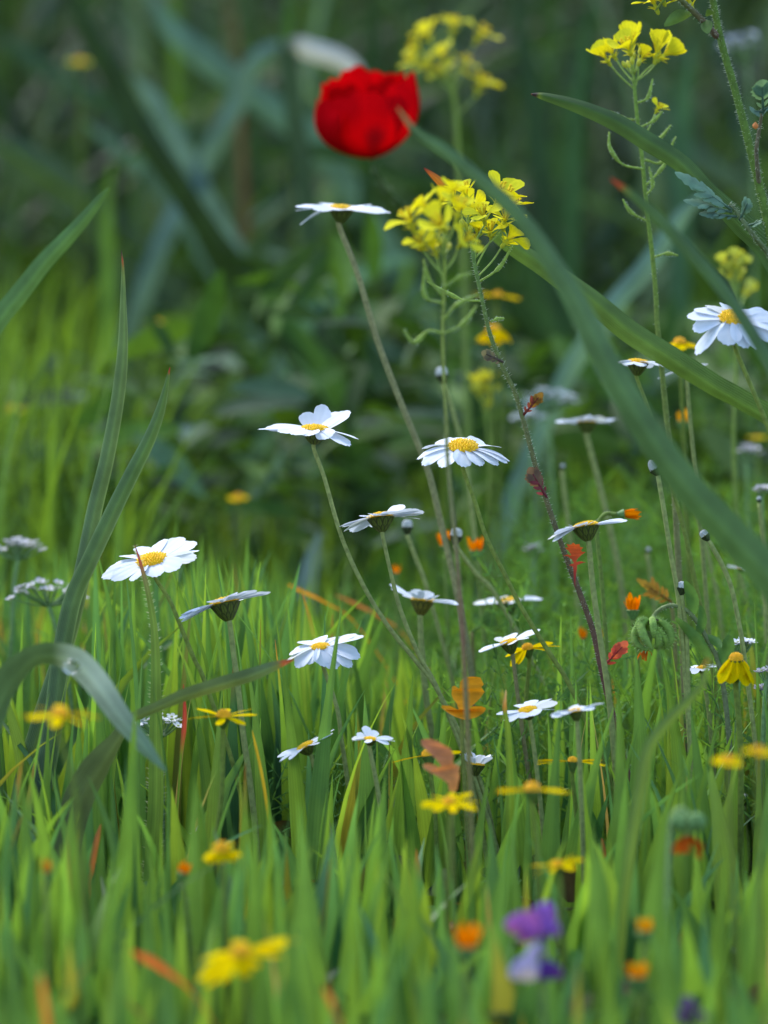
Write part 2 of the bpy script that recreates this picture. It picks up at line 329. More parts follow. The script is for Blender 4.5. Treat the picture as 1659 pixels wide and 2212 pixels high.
D('daisy', 1268, 912, 1.68, 68, -3, 0, [(180, 4, 1), (160, 6, .9), (200, 6, .9), (230, 14, .7), (262, 26, .6), (290, 24, .6), (320, 14, .75), (345, 10, .9), (2, 10, 1.02), (25, 4, .9), (70, 8, .8), (110, 8, .8), (135, 6, .8)],
  [(1273, 955), (1288, 1020), (1310, 1110), (1335, 1220), (1350, 1330)], 'blurred white daisy left of the big slanting blade', wid=.42, discr=.33, calh=.4, stemr=.0013)
D('daisy', 1583, 690, 1.46, 106, 24, 4, [(172, 2, .95, -12), (150, 4, .85), (120, 4, .8), (90, 4, .75), (55, 4, .8), (25, 4, .9), (0, -2, 1, -20), (188, -14, .85, -16), (212, -42, 1.15, -12), (262, -26, .8, -14), (288, -28, .85, -14), (312, -26, 1, -18), (338, -14, 1, -20)],
  [(1600, 745), (1625, 840), (1650, 900), (1690, 1010), (1720, 1150)], 'large white daisy at the right edge with one long hanging petal', wid=.54, discr=.30, dch=.5, stemcol=GREENSTEM)
D('daisy', 1377, 784, 1.54, 60, 0, 2, None, [(1380, 820), (1395, 870), (1415, 930), (1438, 1000), (1465, 1100), (1490, 1200)], 'white daisy partly hidden between the two crossing blades', elev=2, curl=-25, wid=.5, discr=.4, calh=.5, stemcol=GREENSTEM)
D('daisy', 1478, 800, 1.58, 62, -3, -14, [(180, 0, 1), (195, 0, .95), (165, 2, .9), (10, 4, .8), (350, 3, .9), (90, 5, .7), (270, 8, .6)], [(1478, 830), (1490, 900), (1500, 1000), (1510, 1100)], 'white daisy peeping out below the long curved blade', wid=.35, discr=.25)
D('daisy', 660, 1612, 1.47, 74, 4, -28, None, [(672, 1640), (690, 1700), (705, 1760)], 'steeply tilted thin white daisy among the grass tips', elev=2, wid=.32, discr=.28, nr=11)
D('daisy', 800, 1597, 1.46, 52, 8, 4, [(110, 40, .9), (70, 30, .7), (20, 8, 1), (0, 0, 1.05), (340, -6, .9), (180, 0, .8), (150, 20, .7), (200, 0, .8), (260, -6, .6)], [(806, 1625), (815, 1700), (825, 1770)], 'tiny white daisy with one raised petal above the grass', wid=.38, discr=.28)
D('daisy', 1028, 1652, 1.5, 36, -2, 6, [(i*40, 50+random.uniform(-12, 10), 1.25) for i in range(9)], [(1030, 1685), (1045, 1740), (1070, 1820)], 'half closed white daisy with green striped calyx', wid=.7, discr=.55, calh=.75)
D('daisy', 1600, 1228, 1.66, 30, -2, 5, None, [(1606, 1245), (1618, 1320), (1630, 1400)], 'small blurred white daisy seen edge on at right', elev=10, wid=.45, discr=.3, stemr=.0008, nr=9)
D('daisy', 1515, 1443, 1.52, 42, 10, -10, None, [(1520, 1460), (1530, 1530), (1538, 1620)], 'small white daisy behind the drooping yellow flower', wid=.45, discr=.3, stemr=.0008, nr=9)

def bud(cx, cy, d, rpx, tilt, roll, stem, label, tipw=1.0, cal=(.05, .07, .02), white=(.58, .60, .58)):
    k = KPX/d; r = rpx*.82/k; n, ex, ey = frame(tilt, roll); C = P(cx, cy, d)
    pts = pathpts([(q[0], q[1], q[2] if len(q) > 2 else d) for q in stem], d); pts[0] = C-n*r*1.0
    base = pts[-1]; t = thing('daisy_bud', (base[0], base[1], float(ground(base[0], base[1]))), label, 'flower bud', 'closed daisy buds')
    mb = MB(); tube(mb, smooth(pts, 6), .0009, GREYSTEM, 7); mb.build('stem', M_STEM, t)
    mb = MB(); calyx(mb, C+n*r*.1, n, ex, r*.92, r*1.15, lobes=8, base=cal); mb.build('calyx', M_PART, t)
    for i in range(9):
        a = R(i*40+random.uniform(-8, 8)); rad_ = math.cos(a)*ex+math.sin(a)*ey; mb = MB()
        petal(mb, C+n*r*.1, rad_, n, r*1.35*tipw, r*.8, R(80), R(55), np.array(white)*random.uniform(.9, 1.05), r*.72); mb.build('petal', M_PETAL, t)
bud(1415, 1015, 1.5, 17, 0, -28, [(1425, 1040), (1434, 1100), (1448, 1190), (1465, 1290), (1475, 1400)], 'closed white bud leaning left behind the big blade', 1.5)
bud(1524, 1158, 1.5, 15, 0, -35, [(1540, 1172), (1560, 1220), (1580, 1270), (1597, 1350), (1608, 1420)], 'small white bud with dark calyx on a curved stem at right')
bud(1473, 1272, 1.5, 17, 0, 8, [(1475, 1290), (1482, 1360), (1485, 1440)], 'white bud above the green spiny seed head')
bud(985, 1160, 1.6, 20, 0, 10, [(992, 1185), (1030, 1240), (1080, 1300)], 'greyish bud touching the reddish mustard stem', 1.0)
bud(1500, 1075, 1.66, 8, 0, -20, [(1505, 1090), (1525, 1180), (1550, 1290), (1562, 1390)], 'faint bud on a pale stem between the leaning bud and the small dark one')
bud(1215, 1010, 1.72, 8, 0, 10, [(1215, 1025), (1225, 1110), (1240, 1220), (1250, 1330)], 'dim bud behind the hairy mustard stem')
bud(1640, 1080, 1.6, 8, 0, -10, [(1640, 1092), (1648, 1170), (1652, 1260)], 'dim bud close to the right edge below the slanting blade')
bud(1400, 1190, 1.7, 8, 0, 14, [(1402, 1205), (1412, 1290), (1420, 1380)], 'dim bud right of the orange bloom pointing right')
bud(955, 812, 1.68, 20, 0, -8, [(965, 840), (985, 910), (1008, 1010), (1025, 1150)], 'blurred pale grey bud behind the mustard stem', 1.0)
bud(880, 1140, 1.62, 18, 0, 0, [(882, 1160), (900, 1210), (925, 1280)], 'blurred grey bud right of the dewy daisy')
bud(1607, 1728, 1.56, 14, 0, -5, [(1608, 1745), (1612, 1800), (1618, 1860)], 'round white bud low at the right edge')

# yellow composite flowers
YEL = (.74, .55, .002)
def yellow(cx, cy, d, Rpx, tilt, roll, stem, label, petals=None, **kw):
    a = dict(group='yellow daisies in the meadow', cat='yellow flower', colr=YEL, disc=(.86, .46, .003), disc2=(.8, .38, .003), wid=.27, discr=.2,
             stemcol=(.14, .19, .03), cal=(.10, .17, .03), caldark=(.05, .09, .02), calh=.35, mat=M_YELLOW, notch=.02, nr=8, dch=.9, stemr=.0008)
    a.update(kw); return daisy('yellow_daisy', cx, cy, d, Rpx, tilt, roll, petals, stem, label, **a)
yellow(130, 1545, 1.25, 92, 10, 5, [(140, 1600), (160, 1700), (170, 1800)], 'blurred yellow flower in front of the arching blade at left', wid=.3)
yellow(483, 1548, 1.42, 82, 8, 2, [(487, 1600), (480, 1700), (470, 1800)], 'yellow flower with slender spread petals behind the grass blade')
yellow(1140, 1402, 1.54, 66, 8, -8, [(1130, 1450), (1135, 1550), (1145, 1680)], 'golden yellow daisy just right of a white daisy', petals=[(0, 0, 1.05), (20, 5, .9), (340, -6, .8), (215, -30, .95), (235, -34, .8), (185, -8, .8), (90, 5, .7), (150, 2, .8)], wid=.34)
yellow(1590, 1425, 1.46, 62, 8, 0, [(1597, 1520), (1600, 1620), (1600, 1760)], 'yellow flower with three petals folded down at the right edge',
       petals=[(215, -48, 1.15, -12), (245, -58, 1.05, -10), (275, -62, .8), (305, -60, 1.15, -14), (335, -52, 1.2, -18), (120, -50, .9), (60, -50, .9), (180, -50, .9)], wid=.62, discr=.26, calh=.9, stemr=.0011)
yellow(970, 1735, 1.31, 72, 14, 0, [(975, 1790), (970, 1880)], 'blurred yellow flower under the salmon coloured leaf', nr=9)
yellow(1150, 1707, 1.30, 82, 2, 0, [(1155, 1750), (1160, 1840)], 'blurred yellow flower with two long level petals and raised centre', petals=[(180, 0, 1), (172, 1, .95), (190, 0, .9), (0, 0, 1), (10, 2, .9), (350, 0, .95)], dch=.95, discr=.22, wid=.24)
yellow(1205, 1870, 1.29, 66, 8, -12, [(1210, 1920), (1215, 2000)], 'tilted yellow flower low among blades right of centre', nr=7)
yellow(478, 1838, 1.27, 48, 20, 0, [(482, 1890), (486, 1970)], 'round blurred yellow flower beside a small orange bloom', petals=[(195, -30, .95), (225, -38, .9), (265, -30, .8), (320, -30, .9), (350, -14, .95), (110, 20, .6), (60, 10, .7)], wid=.7, discr=.34, dch=1.2)
yellow(520, 2062, 1.17, 106, 16, -8, [(535, 2130), (540, 2230)], 'very blurred large yellow flower near the bottom edge', petals=[(180, -24, 1.05), (200, -32, 1), (230, -30, .8), (0, 10, 1.15), (14, 6, 1.0), (345, -2, .9), (275, -28, .7), (305, -18, .6), (90, 12, .6), (150, -12, .9)], wid=.36, dch=1.1)
yellow(1237, 1645, 1.45, 80, 1, 1, [(1240, 1680), (1245, 1760)], 'thin edge-on yellow flower with double rows of petals', petals=[(180, 4, 1), (170, 6, .95), (188, -3, 1), (0, -2, 1), (8, 5, .85), (350, -5, .95), (200, -5, .7)], wid=.16, discr=.14)
yellow(925, 1632, 1.46, 82, 2, -8, [(935, 1670), (940, 1760)], 'thin yellow flower passing behind the salmon leaf', petals=[(180, 0, 1), (188, 0, .9), (0, 2, 1), (12, 3, .8), (350, 0, .85)], wid=.2, discr=.18)
yellow(1572, 1645, 1.24, 36, 15, 0, [(1575, 1700), (1580, 1800)], 'fuzzy yellow bloom on the right under the folded yellow flower', wid=.6, discr=.4)
yellow(1638, 1625, 1.2, 38, 10, 0, [(1640, 1700), (1642, 1800)], 'fuzzy yellow bloom touching the right edge', wid=.6, discr=.35)
yellow(1066, 715, 1.80, 50, -4, 0, [(1070, 790), (1066, 900), (1060, 1100)], 'blurred yellow bloom with drooping petals behind the mustard stem', nr=8, elev=-35, wid=.7, discr=.3)
yellow(1075, 640, 1.86, 56, 3, 4, [(1080, 690), (1085, 800), (1080, 1000)], 'blurred flat yellow bloom above the drooping one', nr=8, wid=.35)
yellow(1468, 742, 1.66, 46, 2, 0, [(1470, 800), (1475, 900), (1480, 1000)], 'yellow bloom behind the long curved blade at right', nr=8, elev=-20, wid=.7, discr=.3)
yellow(515, 1078, 1.95, 26, 12, 0, [(516, 1110), (518, 1180), (518, 1260)], 'small blurred yellow bloom left of centre in the dark gap', nr=8, wid=.7, discr=.45)
yellow(172, 135, 2.4, 30, 15, 0, [(172, 170), (175, 300), (176, 600)], 'faint yellow green bloom near the top left corner', nr=8, wid=.6, discr=.35, colr=(.4, .42, .04))
yellow(30, 885, 2.1, 28, 15, 0, [(30, 920), (32, 1000), (30, 1100)], 'faint yellow bloom at the left edge', nr=8, wid=.6, discr=.35, colr=(.5, .5, .04))
yellow(340, 700, 2.1, 26, 15, 0, [(342, 730), (344, 850), (340, 1000)], 'faint yellow green bloom right of the tall red-tipped blade', nr=8, wid=.6, discr=.35, colr=(.45, .47, .08))
yellow(1635, 945, 1.9, 26, 10, 0, [(1636, 980), (1640, 1080), (1640, 1200)], 'faint yellow bloom at the right edge under the curved blade', nr=7, wid=.5, colr=(.6, .5, .04))

# orange half-closed blooms
def orange(cx, cy, d, wpx, hpx, stem, label, tilt=0, roll=0, col=(.88, .26, .001), calpx=.5):
    k = KPX/d; n, ex, ey = frame(tilt, roll); r = wpx/2/k; h = hpx/k; C = P(cx, cy, d)-n*h*.5
    pts = pathpts([(q[0], q[1], q[2] if len(q) > 2 else d) for q in stem], d); pts[0] = C-n*r*.6
    base = pts[-1]; t = thing('marigold', (base[0], base[1], float(ground(base[0], base[1]))), label, 'orange flower', 'orange half closed blooms')
    mb = MB(); tube(mb, smooth(pts, 6), .0008, (.14, .2, .04), 7, hairs=20); mb.build('stem', M_STEM, t)
    mb = MB(); calyx(mb, C+n*r*.5, n, ex, r*.85, r*1.2, lobes=10, base=(.14, .26, .07), dark=(.08, .16, .05)); mb.build('calyx', M_PART, t)
    for i in range(13):
        a = R(i*27.7+random.uniform(-6, 6)); rad_ = math.cos(a)*ex+math.sin(a)*ey; mb = MB(); c_ = np.array(col)*random.uniform(.85, 1.1)
        petal(mb, C+n*r*.2, rad_, n, h*random.uniform(.6, 1.08), r*random.uniform(.5, .85), R(random.uniform(62, 80)), R(random.uniform(-5, 32)), c_, r*.42, notch=.04, twist=R(random.uniform(-30, 30))); mb.build('petal', M_YELLOW, t)
orange(1028, 1178, 1.66, 36, 42, [(1030, 1205), (1040, 1290), (1050, 1400)], 'orange bloom between two daisy stems in the mid distance')
orange(957, 1165, 1.68, 24, 40, [(960, 1190), (965, 1290), (970, 1400)], 'thin orange bloom half behind the reddish mustard stem', roll=-10)
orange(1368, 1109, 1.55, 26, 54, [(1335, 1108), (1305, 1112), (1290, 1150), (1300, 1260)], 'orange bloom pointing right with pale green calyx', roll=86)
orange(1367, 1303, 1.56, 34, 48, [(1368, 1332), (1375, 1400), (1380, 1480)], 'bright orange bloom above the spiny seed head')
orange(1258, 1368, 1.66, 20, 34, [(1258, 1390), (1262, 1450), (1264, 1500)], 'small orange bloom left of the seed head')
orange(1290, 1372, 1.7, 28, 30, [(1290, 1392), (1294, 1450), (1296, 1500)], 'small round orange bloom close to the daisy stem')
orange(855, 1232, 1.75, 20, 22, [(856, 1250), (858, 1300), (860, 1360)], 'tiny orange dot of a bloom below the dewy daisy')
orange(1476, 900, 1.74, 34, 40, [(1478, 930), (1480, 1010), (1482, 1100)], 'amber bloom in the dark gap under the curved blade', col=(.8, .4, .01))
orange(1010, 2025, 1.16, 58, 74, [(1008, 2075), (1005, 2150)], 'large blurred orange bloom left of the purple flower')
orange(1392, 2002, 1.22, 46, 46, [(1392, 2040), (1394, 2120)], 'blurred orange bloom at lower right', col=(.75, .36, .01))
orange(1378, 2103, 1.19, 58, 50, [(1378, 2140), (1380, 2200)], 'low blurred orange bloom at the bottom right', col=(.8, .33, .01))
orange(398, 1878, 1.30, 32, 34, [(400, 1905), (405, 1970)], 'small orange bloom beside the round yellow flower', roll=15)
orange(100, 1870, 1.24, 20, 44, [(100, 1900), (102, 1980)], 'faint orange bloom low on the left', col=(.6, .28, .04))

# ------------------------------------------------------------------ poppy
def poppy():
    d = 1.80; k = KPX/d; n, ex, ey = frame(8, -6); C = P(803, 343, d)
    pts = pathpts([(803, 337), (830, 400, 1.83), (895, 480, 1.88), (945, 620, 1.92), (962, 800, 1.95), (970, 1000, 1.97)], d); base = pts[-1]
    t = thing('poppy', (base[0], base[1], float(ground(base[0], base[1]))), 'red poppy standing above the highest daisy', 'poppy')
    pts[0] = C-n*.001; mb = MB(); tube(mb, smooth(pts, 6), .0009, (.06, .11, .03), 8, hairs=120, hl=.003); mb.build('stem', M_STEM, t)
    # petals: wide ruffled fans forming a bowl; (azimuth, half spread, height scale, width scale, seed)
    for az, hs, hsc, ws, sd_ in ((258, 70, .86, 1.0, 1), (184, 64, .80, 1.10, 2), (352, 58, 1.0, .98, 3), (100, 74, 1.13, .84, 4), (40, 55, 1.03, .9, 5), (140, 60, .98, .96, 6)):
        rr = random.Random(sd_); ph = rr.random()*6; a_, b_ = 14, 22; G = np.zeros((a_, b_, 3)); K = np.zeros((a_, b_, 3))
        for i in range(a_):
            s = i/(a_-1)
            for j in range(b_):
                q = j/(b_-1)*2-1; az_ = R(az+hs*q*(.55+.45*s)); s2 = s*(1-.16*abs(q)**2.5)
                r = .0217*ws*math.sin(min(1.0, s2*1.05)*PI*.66)**.8
                h = .0345*hsc*(s2**1.35)+.0012*math.sin(q*7+ph)*s**2+.0009*math.sin(q*17+ph*2)*s**3
                r += (.0012*math.sin(q*9+ph)+.0006*math.sin(q*23))*s*s+(.0006 if sd_ % 2 else -.0004)+.0011*math.sin(q*3+ph)*s
                G[i, j] = C+r*(math.cos(az_)*ex+math.sin(az_)*ey)+n*h
                dk = max(0, 1-((s-.42)/.24)**2-((q-.36)/.34)**2) if sd_ == 1 else 0
                K[i, j] = np.array((.50, .002, .006))*(1-dk)+np.array((.18, .005, .01))*dk
        mb = MB(); mb.grid(G, K); mb.build('petal', M_RED, t)
    mb = MB(); lathe(mb, C+n*.003, n, [(.001, 0), (.005, .004), (.0055, .01), (.0062, .011), (.0001, .013)], (.06, .09, .04), 16, ex); mb.build('seed_capsule', M_PART, t)
    mb = MB()
    for i in range(60):
        a = random.random()*2*PI; r = random.uniform(.007, .011); b = C+n*.004; e = b+(math.cos(a)*ex+math.sin(a)*ey)*r+n*random.uniform(.006, .012)
        tube(mb, [b, (b+e)/2+n*.001, e], [.0002, .0002, .0006], (.02, .012, .03), 4)
    mb.build('stamens', M_PART, t)
poppy()

# ------------------------------------------------------------------ mustard plants
MY = (.78, .74, .04)
def mflower(t, C, n, ex, r, col=MY, closed=0., sub=True, np_=4):
    ey = np.cross(n, ex); mb = MB()
    lathe(mb, C-n*r*.35, n, [(r*.05, -r*.1), (r*.10, 0), (r*.10, r*.3), (r*.06, r*.45)], (.55, .58, .06), 7, ex)
    for i in range(4):
        a = R(45+90*i); q = math.cos(a)*ex+math.sin(a)*ey; cc = smooth([C-n*r*.3, C-n*r*.1+q*r*.2, C+n*r*.05+q*r*.5], 3)
        ribbon(mb, cc, np.array([.5, .9, 1, .9, .7, .5, .15])[:len(cc)]*r*.16, np.cross(q, n), (.62, .6, .05), fold=.4, cross=3)
    for i in range(6):
        a = R(60*i+15); q = math.cos(a)*ex+math.sin(a)*ey; e = C+n*r*.55+q*r*.22
        tube(mb, [C, (C+e)/2, e-n*r*.02, e+n*r*.12], [r*.025, r*.025, r*.03, r*.06], (.75, .6, .04), 4)
    f = mb.build('flower', M_YELLOW, t)
    for i in range(np_):
        a = R(90*i+random.uniform(-12, 12)); q = math.cos(a)*ex+math.sin(a)*ey; m, kk = 9, 6
        s = np.linspace(0, 1, m); e0 = R(70*(1-closed*.0)); th = R(72)-(R(62)*(1-closed))*np.clip(s*2.2, 0, 1)-R(random.uniform(0, 22))*s+closed*R(20)*s
        x = np.cumsum(np.cos(th))/m; h = np.cumsum(np.sin(th))/m; w = r*np.interp(s, [0, .3, .5, .75, .92, 1], [.10, .16, .52, .78, .6, .22])
        sd_ = unit(np.cross(n, q)); tt = np.linspace(-1, 1, kk); tw = random.uniform(-.4, .4)
        up_ = unit(n*1+q*.0)
        G = np.array([[C-n*r*.1+q*r*1.2*x[i_]+n*r*1.2*h[i_]+(sd_*math.cos(tw*s[i_])+up_*math.sin(tw*s[i_]))*w[i_]*t_/2*1.1+n*(.10*w[i_]*t_*t_) for t_ in tt] for i_ in range(m)])
        mb = MB(); mb.grid(G, np.array(col)*random.uniform(.88, 1.05)); mb.build('petal', M_YELLOW, f)
    return f
def pod(mb, pts, d, col=(.24, .34, .06), r=.00075):
    C = smooth([P(x, y, d) for x, y in pts], 6); m = len(C); s = np.linspace(0, 1, m)
    rad = r*np.interp(s, [0, .38, .45, .55, .68, .8, 1], [.6, .55, 1.0, 1.25, .95, .75, .4])
    tube(mb, C, rad, np.array(col), 7, hairs=40, hl=.0007, hcol=(.55, .6, .5))
def mustard(name, d, stem, flowers, label, pods=(), rstem=.0010, fr=.0075, hairs=0, cols=None, buds=6, group='yellow mustard flower spikes', fcol=MY, drops=()):
    pts = pathpts(stem, d); base = pts[-1]; t = thing(name, (base[0], base[1], float(ground(base[0], base[1]))), label, 'mustard plant', group)
    C = smooth(pts, 7); m = len(C); s = np.linspace(0, 1, m); rad = rstem*(.62+.6*s)
    if cols is None: cols = [(.20, .28, .05), (.16, .22, .05)]
    cc = np.stack([np.interp(s, np.linspace(0, 1, len(cols)), [c[i] for c in cols]) for i in range(3)], -1)
    mb = MB(); tube(mb, C, rad, cc, 8, hairs=hairs, hl=.0011); mb.build('stem', M_STEM, t)
    for q in flowers:
        x, y = q[0], q[1]; dd = d+(q[2] if len(q) > 2 else random.uniform(-.012, .012)); r = fr*(q[3] if len(q) > 3 else 1); cl = q[4] if len(q) > 4 else 0
        F = P(x, y, dd); j = int(np.argmin(np.linalg.norm(C-(F-np.array((0, 0, fr*1.5))), axis=1))); j = min(j, m//3)
        n = unit(unit(F-C[j])+CU*.25+np.array((random.uniform(-.5, .5), random.uniform(-.7, .3), random.uniform(-.3, .3)))); cl = max(cl, random.uniform(0, .45)); ex = unit(np.cross(n, CF+.2*CR)); ped = MB()
        mid = (F+C[j])/2-CU*fr*.12
        tube(ped, smooth([C[j], mid, F-n*r*.35], 4), .00035, (.26, .36, .08), 5); ped.build('pedicel', M_STEM, t)
        mflower(t, F, n, ex, r, fcol, cl)
    if buds:
        for i in range(buds):
            a = random.random()*6.3; e = C[0]+CU*random.uniform(0, .006)+np.array((math.cos(a), math.sin(a), 0))*random.uniform(.001, .005)
            mb = MB(); tube(mb, [C[1], (C[1]+e)/2, e], .0003, (.3, .4, .08), 5); u_ = unit(e-C[1]+CU*.002)
            lathe(mb, e, u_, [(.0001, -.0004), (.0008, .0006), (.0009, .0016), (.0006, .0026), (.0001, .0032)], (.55, .55, .05), 7); mb.build('bud', M_PART, t)
    for q in pods:
        mb = MB(); pod(mb, q, d+random.uniform(-.006, .006)); mb.build('seed_pod', M_STEM, t)
    return t, C
def lobed_leaf(mb, A, B, nrm, w, col, nl=4, point=.5, col2=None, term=1.0):
    """toothed, divided leaf from A (base) to B (tip) made of one midrib blade and side lobes"""
    A, B = np.asarray(A, float), np.asarray(B, float); L = np.linalg.norm(B-A); T = unit(B-A); sd_ = unit(np.cross(nrm, T)); nn = np.cross(T, sd_)
    col = np.array(col); c2 = col if col2 is None else np.array(col2)
    def blade(a, b, ww, c, zoff):
        m = 11; s = np.linspace(0, 1, m); C = a+(b-a)*s[:, None]+nn*(zoff+.06*np.linalg.norm(b-a)*np.sin(PI*s))[:, None]
        W_ = ww*np.sin(PI*np.clip(s*.93+.05, 0, 1))**.7*(1+.13*np.where(np.arange(m) % 2, 1, -1)); ribbon(mb, C, W_, unit(np.cross(nn, b-a)), c, .15, 5)
    blade(A+T*L*.36, B, w*term, c2, 0)
    for i in range(nl):       # pairs of side lobes with gaps between, the upper ones larger; teeth on the end lobe
        f = .12+.36*i/max(1, nl-1) if nl > 1 else .3
        for sg in (-1, 1):
            a = A+T*L*f; l_ = max(w*.55, L*.30)*random.uniform(.8, 1.15)*(.75+.5*f); dr = unit(T*point+sd_*sg+nn*random.uniform(-.25, .25)); blade(a, a+dr*l_, l_*.36, col*random.uniform(.85, 1.1), .0003*(i+1)*sg)
    for f, q in ((.55, .8), (.68, .65)):
        for sg in (-1, 1):
            a = A+T*L*f; l_ = w*q*random.uniform(.8, 1.1); dr = unit(T*1.1+sd_*sg); blade(a, a+dr*l_, l_*.4, c2*random.uniform(.92, 1.05), .0002)
    m = 8; s = np.linspace(0, 1, m); tube(mb, A+(B-A)*(s*.8)[:, None]+nn*.0004, np.linspace(.0006, .0002, m), col*.8, 5)
def outline_leaf(t, name, pts, d, col, bend=.003, back=.0):
    from mathutils.geometry import tessellate_polygon
    n = len(pts); cx = sum(p[0] for p in pts)/n; cy = sum(p[1] for p in pts)/n; sz = max(abs(p[1]-cy) for p in pts)
    fine = []
    for i in range(n):
        a, b = np.array(pts[i], float), np.array(pts[(i+1) % n], float); fine += [a, a*.5+b*.5+np.array((random.uniform(-.6, .6), random.uniform(-.6, .6)))]
    tri = tessellate_polygon([[Vector((p[0], p[1], 0)) for p in fine]])
    V = np.array([P(p[0], p[1], d+bend*(((p[0]-cx)/sz)**2*1.5-((p[1]-cy)/sz))) for p in fine]); off = np.array(t['_o'])
    me = bpy.data.meshes.new(name); me.from_pydata([tuple(v-off) for v in V], [], [tuple(q) for q in tri]); me.validate(); me.update()
    at = me.color_attributes.new('Col', 'FLOAT_COLOR', 'POINT'); top = min(p[1] for p in fine); bot = max(p[1] for p in fine)
    for i, p in enumerate(fine):
        f = (p[1]-top)/(bot-top); c = np.array(col[0])*(1-f)+np.array(col[1])*f; at.data[i].color = (*(c*random.uniform(.85, 1.12)), 1)
    me.materials.append(M_SOFT); o = bpy.data.objects.new(name, me); COL.objects.link(o); o.parent = t
    m = MB(); C = np.array([P((1-k)*pts[0][0]+k*cx, (1-k)*pts[0][1]+k*(top+(cy-top)*.4), d-.0006) for k in np.linspace(0, 1, 5)]); tube(m, C, np.linspace(.0004, .00015, 5), np.array(col[1])*.8, 5); m.build('midrib', M_SOFT, o)
    return o
# the sharp one
t, C = mustard('mustard_plant', 1.5, [(1016, 505), (1025, 570), (1040, 640), (1058, 720), (1085, 790), (1113, 850), (1135, 925), (1158, 1010), (1190, 1110), (1225, 1210), (1250, 1275), (1280, 1360), (1300, 1450), (1325, 1550), (1350, 1650), (1385, 1790)],
    [(1008, 425, -.005, 1.1), (1078, 432, 0, 1.35, .2), (1045, 470), (1090, 480, 0, 1.1), (1095, 520, .004, 1.1), (985, 440), (1030, 505, 0, .8), (1060, 505, 0, .9), (1100, 450, .01, 1.1, .3), (1022, 455, .01)],
    'sharp yellow mustard spike on a thin reddish hairy stem',
    pods=[[(1033, 610), (1065, 590), (1085, 570), (1108, 528)], [(1038, 650), (1000, 648), (965, 632), (922, 608)], [(1060, 695), (1072, 690), (1090, 688)]], hairs=900, rstem=.0011,
    cols=[(.14, .24, .06), (.14, .17, .05), (.12, .10, .05), (.13, .05, .045), (.11, .04, .04)])
outline_leaf(t, 'red_leaf', [(1242.2, 1269.8), (1239.0, 1238.2), (1237.8, 1224.0), (1228.9, 1220.8), (1236.8, 1217.6), (1240.0, 1216.1), (1235.2, 1208.1), (1225.8, 1201.8), (1215.6, 1199.6), (1225.8, 1197.7), (1234.6, 1200.2), (1228.9, 1190.7), (1220.1, 1182.8), (1227.7, 1182.8), (1224.2, 1174.9), (1233.7, 1176.5), (1238.4, 1171.8), (1243.2, 1176.5), (1251.7, 1174.9), (1252.7, 1181.2), (1259.9, 1182.8), (1254.2, 1189.2), (1258.0, 1192.3), (1265.3, 1192.3), (1255.8, 1198.7), (1247.9, 1206.6), (1244.7, 1214.5), (1254.2, 1212.3), (1266.3, 1214.2), (1254.2, 1217.6), (1246.3, 1220.8), (1244.7, 1238.2)], 1.49, ((.60, .10, .02), (.26, .012, .04)), .002)
for a, b, w, c, c2 in (((1180, 1075), (1142, 1010), .006, (.24, .05, .07), (.16, .10, .07)), ((1131, 895), (1172, 848), .004, (.22, .05, .04), (.22, .12, .03)), ((1085, 782), (1040, 760), .004, (.16, .12, .09), (.18, .16, .10)), ((1302, 1440), (1355, 1385), .005, (.4, .06, .06), (.55, .12, .08))):
    mb = MB(); lobed_leaf(mb, P(*a, 1.5), P(*b, 1.495), -CF+CR*.3, w, c, 3, 1.0, c2); mb.build('red_leaf', M_SOFT, t)
mustard('mustard_plant', 1.375, [(960, 540), (960, 620), (957, 700), (958, 790), (964, 900), (966, 980), (975, 1080), (985, 1180), (993, 1280), (1000, 1380), (1004, 1450)],
    [(888, 485, 0, 1.3), (920, 450), (955, 490, -.01, 1.2), (990, 460, 0, 1.2), (910, 530, 0, .9), (950, 440), (1000, 525, 0, 1.0), (940, 545, 0, .8), (975, 420, .01, .9)],
    'soft focused yellow mustard spike overlapping the sharp one',
    pods=[[(955, 720), (925, 715), (895, 740), (872, 712)][::1], [(958, 640), (925, 600), (915, 560)], [(960, 690), (985, 660), (1035, 635)], [(960, 720), (1000, 700), (1030, 660)], [(958, 620), (990, 600), (1020, 590)], [(955, 655), (918, 640), (917, 580)]], hairs=100, rstem=.0008, fr=.0067,
    cols=[(.26, .34, .06), (.24, .28, .06), (.2, .2, .08), (.22, .12, .07), (.18, .2, .05)], group='yellow mustard flower spikes')
mustard('mustard_plant', 1.56, [(1368, 150), (1376, 250), (1388, 350), (1396, 440), (1408, 540), (1417, 640), (1420, 700), (1432, 820), (1442, 920), (1455, 1040), (1462, 1150)],
    [(1310, 128, 0, 1.0, .7), (1325, 118, .01, .9, .6), (1360, 110, -.005, 1.1, .5), (1365, 92, .01, 1.0, .8), (1418, 118, 0, 1.2, .8), (1432, 122, .01, 1.1, .8), (1385, 128, 0, .8, .5), (1420, 238, 0, .6, .3)],
    'tall mustard spike with hanging green pods at the upper right',
    pods=[[(1382, 260), (1345, 255), (1318, 240)], [(1390, 365), (1345, 355), (1318, 320), (1316, 285)], [(1378, 222), (1400, 210), (1410, 170)], [(1383, 275), (1410, 262), (1432, 240)], [(1396, 400), (1425, 370), (1450, 335)], [(1386, 320), (1420, 305), (1450, 270)], [(1398, 420), (1410, 400), (1402, 360)], [(1404, 480), (1365, 460), (1345, 430)], [(1414, 555), (1440, 548), (1465, 552)], [(1393, 345), (1430, 350), (1460, 295)]], hairs=80, rstem=.0011,
    cols=[(.18, .28, .05), (.16, .24, .04), (.16, .2, .05), (.2, .16, .09)])
